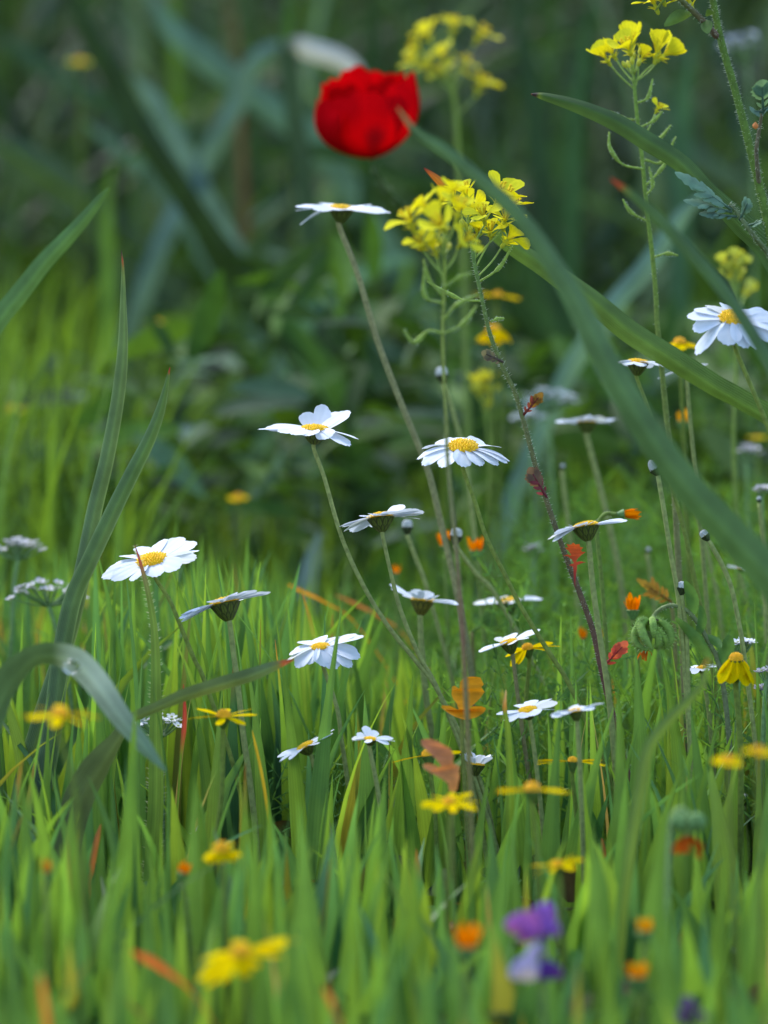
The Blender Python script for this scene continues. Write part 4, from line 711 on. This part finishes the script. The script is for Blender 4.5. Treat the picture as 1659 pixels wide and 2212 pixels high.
def umbel(cx, cy, d, wpx, n, stem, label, col=(.52, .50, .54), hpx=26, fs=.0022):
    k = KPX/d; st = pathpts(stem, d); b = st[-1]; t = thing('white_umbel', (b[0], b[1], float(ground(b[0], b[1]))), label, 'white flower cluster', 'clusters of tiny white flowers')
    Cs = smooth(st, 6); mb = MB(); tube(mb, Cs, .0008, (.17, .27, .10), 7); mb.build('stem', M_STEM, t)
    for i in range(n):
        x = random.uniform(-1, 1); yy = random.uniform(-1, 1); F = P(cx+x*wpx/2, cy-(1-x*x)*hpx*.6+random.uniform(-.3, .3)*hpx, d)+CF*yy*wpx/2/k*.7
        mb = MB(); tube(mb, smooth([Cs[0]-CU*.001, (Cs[0]+F)/2-CU*.001, F], 3), .0003, (.2, .32, .12), 4)
        nn = unit(CU+.5*np.array((random.uniform(-1, 1), random.uniform(-1, .5), 0))); ex = unit(np.cross(nn, CF+.1)); ey = np.cross(nn, ex)
        lathe(mb, F, nn, [(fs*.2, -fs*.1), (fs*.22, fs*.15), (.00001, fs*.2)], (.4, .45, .1), 6, ex)
        for j in range(5):
            a = R(72*j+i*20); q = math.cos(a)*ex+math.sin(a)*ey; petal(mb, F, q, nn, fs, fs*.75, R(12), R(10), np.array(col)*random.uniform(.9, 1.05), fs*.15)
        mb.build('floret', M_PETAL, t)
umbel(40, 1190, 1.68, 105, 24, [(40, 1205), (30, 1270), (25, 1380), (22, 1500)], 'pinkish white flower cluster at the left edge', hpx=30)
umbel(100, 1285, 1.62, 160, 30, [(105, 1305), (130, 1390), (150, 1480), (160, 1580)], 'wide pinkish white flower cluster crossed by the leaning blades', hpx=34)
umbel(345, 1568, 1.53, 100, 20, [(345, 1590), (350, 1660), (352, 1750)], 'small white flower cluster under the folded blade', col=(.78, .8, .82), hpx=24)
umbel(1603, 1395, 1.52, 56, 13, [(1600, 1415), (1595, 1480), (1590, 1600)], 'small white flower cluster above the folded yellow flower', col=(.8, .82, .84), hpx=14)
umbel(1655, 1455, 1.5, 50, 11, [(1655, 1470), (1650, 1540), (1645, 1650)], 'white flower cluster cut by the right edge', hpx=12)
umbel(1653, 1488, 1.52, 30, 8, [(1653, 1500), (1650, 1580), (1648, 1680)], 'lower tiny white cluster at the right edge', hpx=10)
umbel(1185, 870, 1.86, 110, 20, [(1185, 890), (1190, 980), (1195, 1100)], 'hazy white flower cluster behind the hairy mustard stem', hpx=34, fs=.003, col=(.5, .54, .6))
umbel(1150, 910, 1.9, 80, 12, [(1150, 930), (1150, 1010), (1155, 1120)], 'hazy pale cluster beside the small red leaf', hpx=24, fs=.003, col=(.5, .54, .6))
umbel(1612, 980, 1.8, 60, 12, [(1612, 1000), (1615, 1080), (1615, 1180)], 'hazy white cluster right of the slanting blade', hpx=22, fs=.0026)
umbel(1152, 1190, 1.75, 36, 7, [(1152, 1205), (1154, 1270), (1156, 1340)], 'faint white cluster between mustard stem and daisies', hpx=16, fs=.0026)
umbel(1645, 1062, 1.66, 24, 7, [(1645, 1075), (1648, 1150), (1650, 1250)], 'tiny white cluster at the right edge below the blade', hpx=16)
umbel(1610, 110, 2.1, 110, 14, [(1615, 140), (1625, 300), (1630, 500), (1630, 800)], 'misty pale blue cluster beside the thick hairy stem', hpx=40, fs=.003, col=(.35, .40, .5))
umbel(432, 1805, 1.5, 26, 6, [(432, 1815), (434, 1860), (436, 1920)], 'tiny white cluster touching the round yellow flower', hpx=22, fs=.0018)

def purple():
    d = 1.17
    st = pathpts([(1165, 2060), (1172, 2110), (1175, 2180), (1178, 2250)], d); b = st[-1]
    t = thing('purple_flower', (b[0], b[1], float(ground(b[0], b[1]))), 'blurred purple flower with two stacked blooms near the bottom', 'purple flower')
    st = np.vstack([P(1168, 1965, d), P(1166, 2010, d), st]); mb = MB(); tube(mb, smooth(st, 6), .0010, (.13, .2, .06), 7); mb.build('stem', M_STEM, t)
    def pet(x, y, x2, y2, w, c, dd=0, bend=.002):
        A_, B_ = P(x, y, d+dd), P(x2, y2, d+dd); cc = smooth([A_, (A_+B_)/2-CF*bend+CU*bend*.6, B_], 6); s = np.linspace(0, 1, len(cc)); mb = MB()
        ribbon(mb, cc, w/7600*np.sin(PI*np.clip(s*.8+.17, 0, .97))**.55, unit(np.cross(B_-A_, CF)), c, .35, 7); return mb
    V1, V2, V3, V4 = (.28, .11, .52), (.44, .38, .72), (.11, .04, .28), (.40, .12, .50)
    for q in ((1165, 2010, 1190, 1950, 52, V1), (1168, 2008, 1090, 2000, 56, V4, -.003), (1168, 2005, 1130, 1985, 60, V1, .003), (1160, 2005, 1210, 2015, 46, V1, -.002), (1160, 2000, 1125, 2035, 52, V4, -.004)):
        pet(*q).build('upper_petal', M_YELLOW, t)
    for q in ((1170, 2070, 1140, 2052, 50, V2), (1165, 2095, 1100, 2108, 56, V2, -.003), (1165, 2095, 1125, 2075, 60, V2, .002), (1160, 2100, 1216, 2108, 42, V3, -.002), (1160, 2090, 1190, 2085, 40, (.18, .08, .4), .002)):
        pet(*q).build('lower_petal', M_YELLOW, t)
    d2 = 1.15; st = pathpts([(1495, 2200), (1500, 2230)], d2); b = st[-1]
    t2 = thing('purple_flower', (b[0], b[1], float(ground(b[0], b[1]))), 'dim purple bloom cut by the bottom edge at right', 'purple flower')
    mb = MB(); tube(mb, smooth(st, 6), .001, (.13, .2, .06), 7); mb.build('stem', M_STEM, t2)
    for x, y in ((1460, 2190), (1530, 2195), (1490, 2170), (1500, 2205), (1480, 2150)):
        A_, B_ = P(1495, 2200, d2), P(x, y, d2); cc = smooth([A_, (A_+B_)/2-CF*.002, B_], 5); s = np.linspace(0, 1, len(cc)); mb = MB()
        ribbon(mb, cc, 38/7600*np.sin(PI*np.clip(s*.8+.17, 0, .97))**.55, unit(np.cross(B_-A_, CF)), (.12, .07, .18), .35, 7); mb.build('petal', M_YELLOW, t2)
purple()

def drop(px, py, d, r, label):
    mb = MB(); C = P(px, py, d); pr = [(max(1e-5, r*math.sin(a)), -r*.8*math.cos(a)) for a in np.linspace(0, PI, 12)]
    lathe(mb, C, CU, pr, (1, 1, 1), 18); tag(mb.build('water_drop', M_DROP, None, loc=C), label, 'water drop', 'water drops on the leaves')
drop(155, 1440, 1.345, .0030, 'large water drop on the arched blade at left')
drop(1015, 1380+3, 1.499, .0006, 'tiny water drop on a grass tip in the centre') if False else None

# ------------------------------------------------------------------ grass (mass)
def blades(name, mat, bx, by, hgt, wid, lean, laz, col, tipc, faz, m=9, cross=3, fold=.3, droop=1.0, label='', cat='grass', uvn=True, taper=1.0):
    """vectorised grass blades: arrays of base, height, width, lean (m), lean azimuth, facing azimuth, colours"""
    N = len(bx); s = np.linspace(0, 1, m)[None]
    bz = ground(bx, by)-.004; off = lean[:, None]*s**(1.6+droop*.6)
    X = bx[:, None]+np.cos(laz)[:, None]*off; Y = by[:, None]+np.sin(laz)[:, None]*off
    Z = bz[:, None]+hgt[:, None]*(s-.12*np.clip(lean/hgt, 0, 2)[:, None]*s**3)
    C = np.stack([X, Y, Z], -1); T = np.gradient(C, axis=1); T = unit(T)
    sd_ = np.stack([np.cos(faz), np.sin(faz), np.zeros(N)], -1)[:, None]; sd_ = np.broadcast_to(sd_, C.shape)
    tw = rng.uniform(-.9, .9, N)[:, None, None]*s[..., None]; nr_ = np.cross(sd_, T); sd_ = unit(sd_*np.cos(tw)+nr_*np.sin(tw)); nr_ = np.cross(sd_, T)
    w = wid[:, None]*(.62+.38*np.sin(PI*np.clip(s*1.4, 0, 1)))*np.clip((1-s**2.2), .012, 1)**(.85*taper)
    t = np.linspace(-1, 1, cross)
    G = C[:, :, None]+sd_[:, :, None]*(w[..., None]*t/2)[..., None]+nr_[:, :, None]*(w[..., None]*fold*np.abs(t)/2)[..., None]
    K = col[:, None]*(1-np.clip((s[..., None]-.8)/.2, 0, 1))+tipc[:, None]*np.clip((s[..., None]-.8)/.2, 0, 1)
    K = np.repeat(K[:, :, None], cross, 2).copy(); K[:, :, cross//2] *= 1.16
    I = np.arange(N*m*cross).reshape(N, m, cross)
    Q = np.stack([I[:, :-1, :-1], I[:, :-1, 1:], I[:, 1:, 1:], I[:, 1:, :-1]], -1).reshape(-1, 4)
    U = np.zeros((N, m, cross, 2)); U[..., 0] = np.linspace(0, 1, cross); U[..., 1] = np.linspace(0, 1, m)[None, :, None]
    me = mesh_arrays(name, G.reshape(-1, 3), Q, K.reshape(-1, 3), U.reshape(-1, 2)); me.materials.append(mat)
    o = bpy.data.objects.new(name, me); COL.objects.link(o); return tag(o, label, cat, kind='stuff')
# places the grass leaves open: (px, py, radius px, depth) of every bloom drawn sharp or large
CLEAR = [(737, 452, 115, 1.6), (686, 928, 125, 1.5), (1000, 975, 115, 1.5), (822, 1118, 110, 1.5), (1265, 1145, 100, 1.5), (328, 1210, 120, 1.5), (486, 1303, 112, 1.5), (692, 1405, 80, 1.52), (912, 1298, 92, 1.58),
         (1098, 1300, 82, 1.63), (1100, 1388, 80, 1.53), (1140, 1535, 66, 1.47), (1243, 1536, 62, 1.42), (625, 1630, 50, 1.49), (695, 1600, 50, 1.49), (800, 1597, 52, 1.46), (1028, 1650, 45, 1.5), (1140, 1402, 66, 1.54), (1590, 1450, 66, 1.46),
         (483, 1550, 50, 1.42), (130, 1550, 90, 1.25), (970, 1735, 75, 1.31), (1150, 1707, 80, 1.30), (1205, 1870, 62, 1.29), (478, 1838, 52, 1.27), (520, 2065, 110, 1.17), (1237, 1645, 60, 1.45), (925, 1632, 60, 1.46), (1010, 2025, 50, 1.16),
         (1152, 2000, 75, 1.17), (1152, 2100, 70, 1.17), (1392, 2002, 32, 1.22), (1378, 2103, 40, 1.19), (398, 1878, 24, 1.30), (1405, 1370, 60, 1.5), (1487, 1780, 55, 1.27), (1484, 1835, 40, 1.27), (1005, 1515, 55, 1.46), (955, 1650, 70, 1.37),
         (1367, 1303, 32, 1.56), (1028, 1178, 30, 1.66), (1368, 1109, 45, 1.55), (1240, 1205, 45, 1.5), (150, 1440, 80, 1.36), (60, 1440, 60, 1.36), (540, 1462, 90, 1.42), (400, 1505, 60, 1.42), (340, 1568, 50, 1.53), (1603, 1395, 40, 1.52), (1572, 1645, 40, 1.24), (1638, 1630, 40, 1.2), (1520, 1340, 60, 1.5), (40, 1190, 60, 1.68), (100, 1285, 80, 1.62), (1607, 1728, 18, 1.56), (1473, 1272, 22, 1.5), (1524, 1158, 22, 1.5), (397, 1550, 22, 1.47), (262, 1500, 60, 1.38)]
CL = np.array(CLEAR)
def near_grass():
    def limit(px, d):     # highest picture row a blade tip may reach
        y = np.where(px < 620, 1290, np.where(px < 760, 1330, np.where(px < 1180, 1470, 1400)))
        y = np.where((d > 1.53) & (px < 620), 1150, y); y = np.where((d > 1.53) & (px >= 620), y-110, y)
        y = np.where(d < 1.44, np.maximum(y, 1580), y); y = np.where(d < 1.36, 1740, y); y = np.where(d < 1.26, 1920, y); y = np.where(d < 1.14, 2090, y)
        return y.astype(float)
    N = 4900; d = .92+1.03*rng.random(N)**.58; x = rng.uniform(-.55, .55, N)*(d/1.5); infr = rng.random(N) < .62
    x = np.where(infr, rng.uniform(-.17, .17, N)*(d/1.5), x); y = d*math.cos(PITCH)+rng.uniform(-.02, .02, N)
    g = ground(x, y); px, py0, dd = proj(np.stack([x, y, g], -1))
    lim = limit(px, d); tipy = lim+rng.exponential(165, N); hgt = np.clip((py0-tipy)*dd/KPX, .025, .2)
    keep = (py0-tipy) > 40; wid = rng.uniform(.0052, .0128, N); wid = np.where(rng.random(N) < .22, wid*.4, wid)
    lean = hgt*np.abs(rng.normal(.04, .13, N)); laz = rng.uniform(0, 2*PI, N); bent = rng.random(N) < .08; lean = np.where(bent, hgt*rng.uniform(.4, .9, N), lean)
    # keep blooms visible
    for f in (.35, .6, .8, .92, 1.0):
        q = np.stack([x+np.cos(laz)*lean*f**2.2, y+np.sin(laz)*lean*f**2.2, g+hgt*f], -1); ax, ay, ad = proj(q)
        for cx, cy, r, cd in CL:
            hit = (np.hypot(ax-cx, ay-cy) < r+wid*KPX/ad*.5) & (ad < cd+.01)
            keep &= ~(hit & (rng.random(N) < .93))
    pal = np.array([(.145, .28, .05), (.12, .25, .055), (.165, .30, .05), (.10, .23, .07), (.08, .20, .08), (.185, .30, .045), (.08, .18, .05)])
    c = pal[rng.integers(0, len(pal), N)]*rng.uniform(.75, 1.14, (N, 1)); tip = c*rng.uniform(.95, 1.2, (N, 1))
    red = rng.random(N) < .03; tip[red] = (.32, .11, .03); yel = rng.random(N) < .04; c[yel] = (.24, .24, .04)
    dry = (rng.random(N) < .14) & (wid < .0035); c[dry] = (.36, .26, .12)
    k = keep; fz = rng.normal(0, .6, N)
    blades('grass', M_GRASS, x[k], y[k], hgt[k], wid[k], lean[k], laz[k], c[k], tip[k], fz[k], label='fresh green grass blades standing dense in the foreground')
near_grass()
def placed_grass():
    L_ = [(240, 1145, 236, 44, 1.56), (375, 1072, 345, 26, 1.72), (425, 1128, 422, 40, 1.72), (464, 1150, 480, 62, 1.70), (525, 1130, 520, 44, 1.68), (565, 1290, 590, 36, 1.62), (607, 1298, 655, 34, 1.47), (729, 1262, 675, 40, 1.46), (881, 1420, 862, 56, 1.47),
          (965, 1545, 915, 40, 1.47), (1385, 1368, 1395, 66, 1.47), (1440, 1378, 1500, 52, 1.5), (1203, 1455, 1185, 40, 1.42), (1318, 1480, 1225, 46, 1.44), (1345, 1475, 1345, 62, 1.4), (1595, 1505, 1600, 36, 1.52), (1112, 1530, 1120, 60, 1.48), (38, 1290, 30, 30, 1.55),
          (500, 1420, 440, 30, 1.55), (850, 1565, 735, 34, 1.48), (1410, 1300, 1440, 30, 1.62), (1545, 1500, 1480, 34, 1.42), (95, 1460, 30, 22, 1.44), (300, 1390, 290, 40, 1.6), (350, 1330, 385, 42, 1.62), (205, 1420, 195, 36, 1.5), (760, 1500, 770, 40, 1.52),
          (700, 1680, 690, 52, 1.4), (820, 1640, 812, 56, 1.4), (590, 1690, 600, 50, 1.38), (1265, 1590, 1270, 50, 1.42), (1480, 1560, 1490, 56, 1.4), (1050, 1610, 1020, 46, 1.42), (1640, 1240, 1650, 18, 1.5), (1150, 1370, 1130, 40, 1.75), (1215, 1330, 1220, 40, 1.8), (745, 1330, 760, 40, 1.75), (620, 1250, 630, 40, 1.75), (1340, 1250, 1330, 34, 1.8),
          (280, 1480, 265, 60, 1.34), (410, 1640, 400, 66, 1.3), (660, 1700, 670, 70, 1.28), (760, 1740, 750, 70, 1.28), (900, 1760, 905, 60, 1.26), (1080, 1800, 1070, 70, 1.24), (1290, 1740, 1300, 66, 1.26), (1430, 1680, 1400, 66, 1.28), (1560, 1780, 1540, 60, 1.25), (560, 1720, 560, 60, 1.27), (60, 1640, 70, 60, 1.3), (170, 1720, 180, 60, 1.28), (330, 1800, 330, 60, 1.22), (860, 1830, 850, 60, 1.2), (640, 1900, 640, 80, 1.16), (760, 1960, 745, 80, 1.13), (250, 1930, 240, 70, 1.16), (1450, 1900, 1450, 80, 1.17), (1320, 1960, 1330, 60, 1.15)]
    A = np.array(L_, float); n = len(A); tip = np.array([P(a, b, d) for a, b, _, _, d in A]); d = A[:, 4]
    by = tip[:, 1].copy(); bx = (A[:, 2]-829.5)/KPX*d; g = ground(bx, by); hgt = tip[:, 2]-g; off = tip[:, 0]-bx
    pal = np.array([(.155, .29, .045), (.135, .27, .05), (.105, .23, .055), (.12, .25, .06)]); c = pal[rng.integers(0, 4, n)]*rng.uniform(.7, 1.0, (n, 1))
    blades('grass', M_GRASS, bx, by, np.maximum(hgt, .03), A[:, 3]*1.25*d/KPX, np.abs(off)+.002, np.where(off > 0, 0, PI), c, c*1.05, rng.normal(0, .3, n), m=14, cross=5, droop=.3, label='broad grass blades in sharp focus between the daisies', taper=1.15)
placed_grass()

def back_grass():
    N = 5400; d = rng.uniform(1.85, 3.6, N); inf = rng.random(N) < .6; x = np.where(inf, rng.uniform(-.19, .19, N), rng.uniform(-.6, .6, N))*(d/1.5); y = d*math.cos(PITCH)
    g = ground(x, y); px, py0, dd = proj(np.stack([x, y, g], -1))
    lim = np.interp(px, [-400, 0, 150, 300, 420, 800, 1000, 1659], [460, 500, 560, 720, 960, 950, 830, 770]); tipy = lim+rng.exponential(210, N)-np.where(d > 2.6, 120, 0)+np.where(d < 2.1, 160, 0)
    hgt = np.clip((py0-tipy)*dd/KPX, .03, .32); left = np.clip((420-px)/300, 0, 1)[:, None]*(d < 2.9)[:, None]
    pal = np.array([(.085, .18, .028), (.115, .22, .03), (.06, .14, .04), (.14, .25, .03), (.045, .11, .03)]); c = pal[rng.integers(0, 4, N)]
    c = (c*(1-left)+np.array((.135, .25, .03))*left)*rng.uniform(.5, 1.1, (N, 1))
    wid = rng.uniform(.003, .009, N); lean = hgt*np.abs(rng.normal(.1, .25, N))
    blades('grass', M_GRASS, x, y, hgt, wid, lean, rng.uniform(0, 2*PI, N), c, c*1.1, rng.normal(0, .9, N), m=7, label='out of focus taller grass behind the daisies')
back_grass()
def tall_back():
    N = 4600; d = rng.uniform(2.6, 6.5, N); x = rng.uniform(-.34, .34, N)*d; y = d
    hgt = rng.uniform(.14, .5, N)*np.interp(d, [2.7, 3.4, 6.5], [.8, 1.1, 1.5]); wid = rng.uniform(.008, .030, N)
    pal = np.array([(.014, .034, .008), (.035, .08, .018), (.06, .12, .065), (.022, .055, .010), (.10, .17, .12), (.06, .125, .018)])
    c = pal[rng.integers(0, 6, N)]*rng.uniform(.3, 1.12, (N, 1)); lean = hgt*np.abs(rng.normal(.5, .45, N))
    blades('strap_leaf_thicket', M_DARK, x, y, hgt, wid, lean, rng.uniform(0, 2*PI, N), c, c, rng.uniform(0, PI, N), m=9, label='dense dark thicket of strap leaves behind the meadow', cat='thicket', taper=.7)
    N = 9000; x = rng.uniform(-9, 9, N); y = rng.uniform(4.5, 13, N); hgt = rng.uniform(.4, 1.0, N); wid = rng.uniform(.02, .05, N)
    c = pal[rng.integers(0, 6, N)]*rng.uniform(.5, 1.1, (N, 1)); lean = hgt*np.abs(rng.normal(.35, .35, N))
    blades('bank_vegetation', M_DARK, x, y, hgt, wid, lean, rng.uniform(0, 2*PI, N), c, c, rng.uniform(0, PI, N), m=6, label='dark green vegetation covering the bank far behind', cat='vegetation', taper=.6)
tall_back()

# broad and feathery low foliage
def leaf_mass(name, N, d0, d1, xr, zlim, size, pal, label, elong=2.2, seed=3):
    r = np.random.default_rng(seed); d = r.uniform(d0, d1, N); x = r.uniform(-xr, xr, N)*(d/1.5); y = d; g = ground(x, y)
    px, py0, dd = proj(np.stack([x, y, g], -1)); top = np.array([zlim(a, b) for a, b in zip(px, d)])
    hm = np.clip((py0-top)*dd/KPX, .02, .6); z = g+hm*r.random(N)**.7
    s = r.uniform(*size, N); T = unit(np.stack([r.normal(0, 1, N), r.normal(0, 1, N), r.normal(.3, .6, N)], -1)); sd_ = unit(np.cross(T, unit(r.normal(0, 1, (N, 3))+np.array((0, 0, 1.2))))); nr_ = np.cross(sd_, T)
    m = 6; u = np.linspace(0, 1, m); w = np.sin(PI*np.clip(u*.9+.07, 0, .985))**.7/elong
    C = np.stack([x, y, z], -1)[:, None]+T[:, None]*(s[:, None]*u)[..., None]+nr_[:, None]*(-.25*s[:, None]*(u**2))[..., None]
    t = np.array([-1, 0, 1.]); G = C[:, :, None]+sd_[:, None, None]*((s[:, None]*w)[..., None]*t/2)[..., None]+nr_[:, None, None]*((s[:, None]*w)[..., None]*.25*np.abs(t)/2)[..., None]
    c = np.array(pal)[r.integers(0, len(pal), N)]*r.uniform(.45, 1.1, (N, 1)); K = np.repeat(np.repeat(c[:, None], m, 1)[:, :, None], 3, 2)
    I = np.arange(N*m*3).reshape(N, m, 3); Q = np.stack([I[:, :-1, :-1], I[:, :-1, 1:], I[:, 1:, 1:], I[:, 1:, :-1]], -1).reshape(-1, 4)
    me = mesh_arrays(name, G.reshape(-1, 3), Q, K.reshape(-1, 3), np.zeros((N*m*3, 2))); me.materials.append(M_SOFT); o = bpy.data.objects.new(name, me); COL.objects.link(o); tag(o, label, 'foliage', kind='stuff')
leaf_mass('undergrowth', 6500, 2.0, 3.6, .34, lambda a, d: np.interp(a, [0, 300, 500, 800, 1100, 1659], [900, 850, 620, 620, 800, 780])-(d-2)*150, (.012, .05), [(.06, .14, .02), (.09, .19, .025), (.03, .075, .02), (.10, .19, .10), (.075, .16, .02), (.045, .11, .018)], 'leafy undergrowth of mixed herbs out of focus behind', elong=3.4)
leaf_mass('ground_cover', 5200, 1.0, 2.0, .3, lambda a, d: 1e9, (.005, .016), [(.06, .16, .03), (.09, .22, .04), (.05, .12, .06), (.10, .15, .10), (.16, .12, .06)], 'low clover like ground cover leaves between the grass blades', elong=1.5, seed=9)
def feathery():
    r = random.Random(5); mb_v, mb_q, mb_c = [], [], []; n = 0
    def blade(a, b, w, c):
        nonlocal n
        dvec = b-a; sd_ = unit(np.cross(dvec, (r.gauss(0, 1), r.gauss(0, 1), r.gauss(0, 1))))*w; md = (a+b)/2
        mb_v.extend([a-sd_*.5, a+sd_*.5, md+sd_, md-sd_, b+sd_*.2, b-sd_*.2]); mb_q.extend([[n, n+1, n+2, n+3], [n+3, n+2, n+4, n+5]]); mb_c.extend([c]*6); n += 6
    for k in range(800):
        d = r.uniform(1.5, 2.3); px = r.uniform(560, 2000) if r.random() < .85 else r.uniform(-300, 560); x = (px-829.5)/KPX*d; y = d; g = float(ground(x, y)); _, py0, _ = proj(np.array((x, y, g)))
        top = (1000 if px > 1000 else 1230)+r.expovariate(1/130.); top += 330 if d < 1.62 else (150 if d < 1.75 else 0); h = min(.16, max(.02, (py0-top)*d/KPX))
        lz = r.uniform(0, 6.3); ln = r.uniform(.1, .6)*h; root = np.array((x, y, g)); c0 = np.array(r.choice([(.14, .29, .045), (.12, .26, .055), (.18, .33, .05), (.10, .22, .06)]))*r.uniform(.7, 1.15)
        prev = root; M = 15
        for i in range(1, M):
            s = i/(M-1); p = root+np.array((math.cos(lz)*ln*s*s, math.sin(lz)*ln*s*s, h*s)); blade(prev, p, .0005, c0*.9); T = unit(p-prev)
            if s > .25:
                for sg in (-1, 1):
                    sd_ = unit(np.cross(T, (math.sin(lz*3+i*.9), math.cos(lz*3+i*.9), .2)))*sg; L = .011*math.sin(PI*min(.97, s*.85+.1))*r.uniform(.7, 1.3); e = p+(sd_+T*.7)*L; blade(p, e, .00035, c0)
                    for q in (.4, .65, .9):
                        b0 = p+(e-p)*q; up_ = unit(T+np.array((r.gauss(0, .4), r.gauss(0, .4), r.gauss(0, .4)))); blade(b0, b0+(sd_*.5+up_*.8)*L*.33, .00035, c0*1.1); blade(b0, b0+(sd_*.6-up_*.5)*L*.3, .00035, c0)
            prev = p
    me = mesh_arrays('feathery_foliage', np.array(mb_v), np.array(mb_q), np.array(mb_c), np.zeros((n, 2))); me.materials.append(M_SOFT); o = bpy.data.objects.new('feathery_foliage', me); COL.objects.link(o)
    tag(o, 'fine feathery green foliage between the daisy stems', 'foliage', kind='stuff')
feathery()
for o in bpy.data.objects:
    if '_o' in o.keys(): del o['_o']
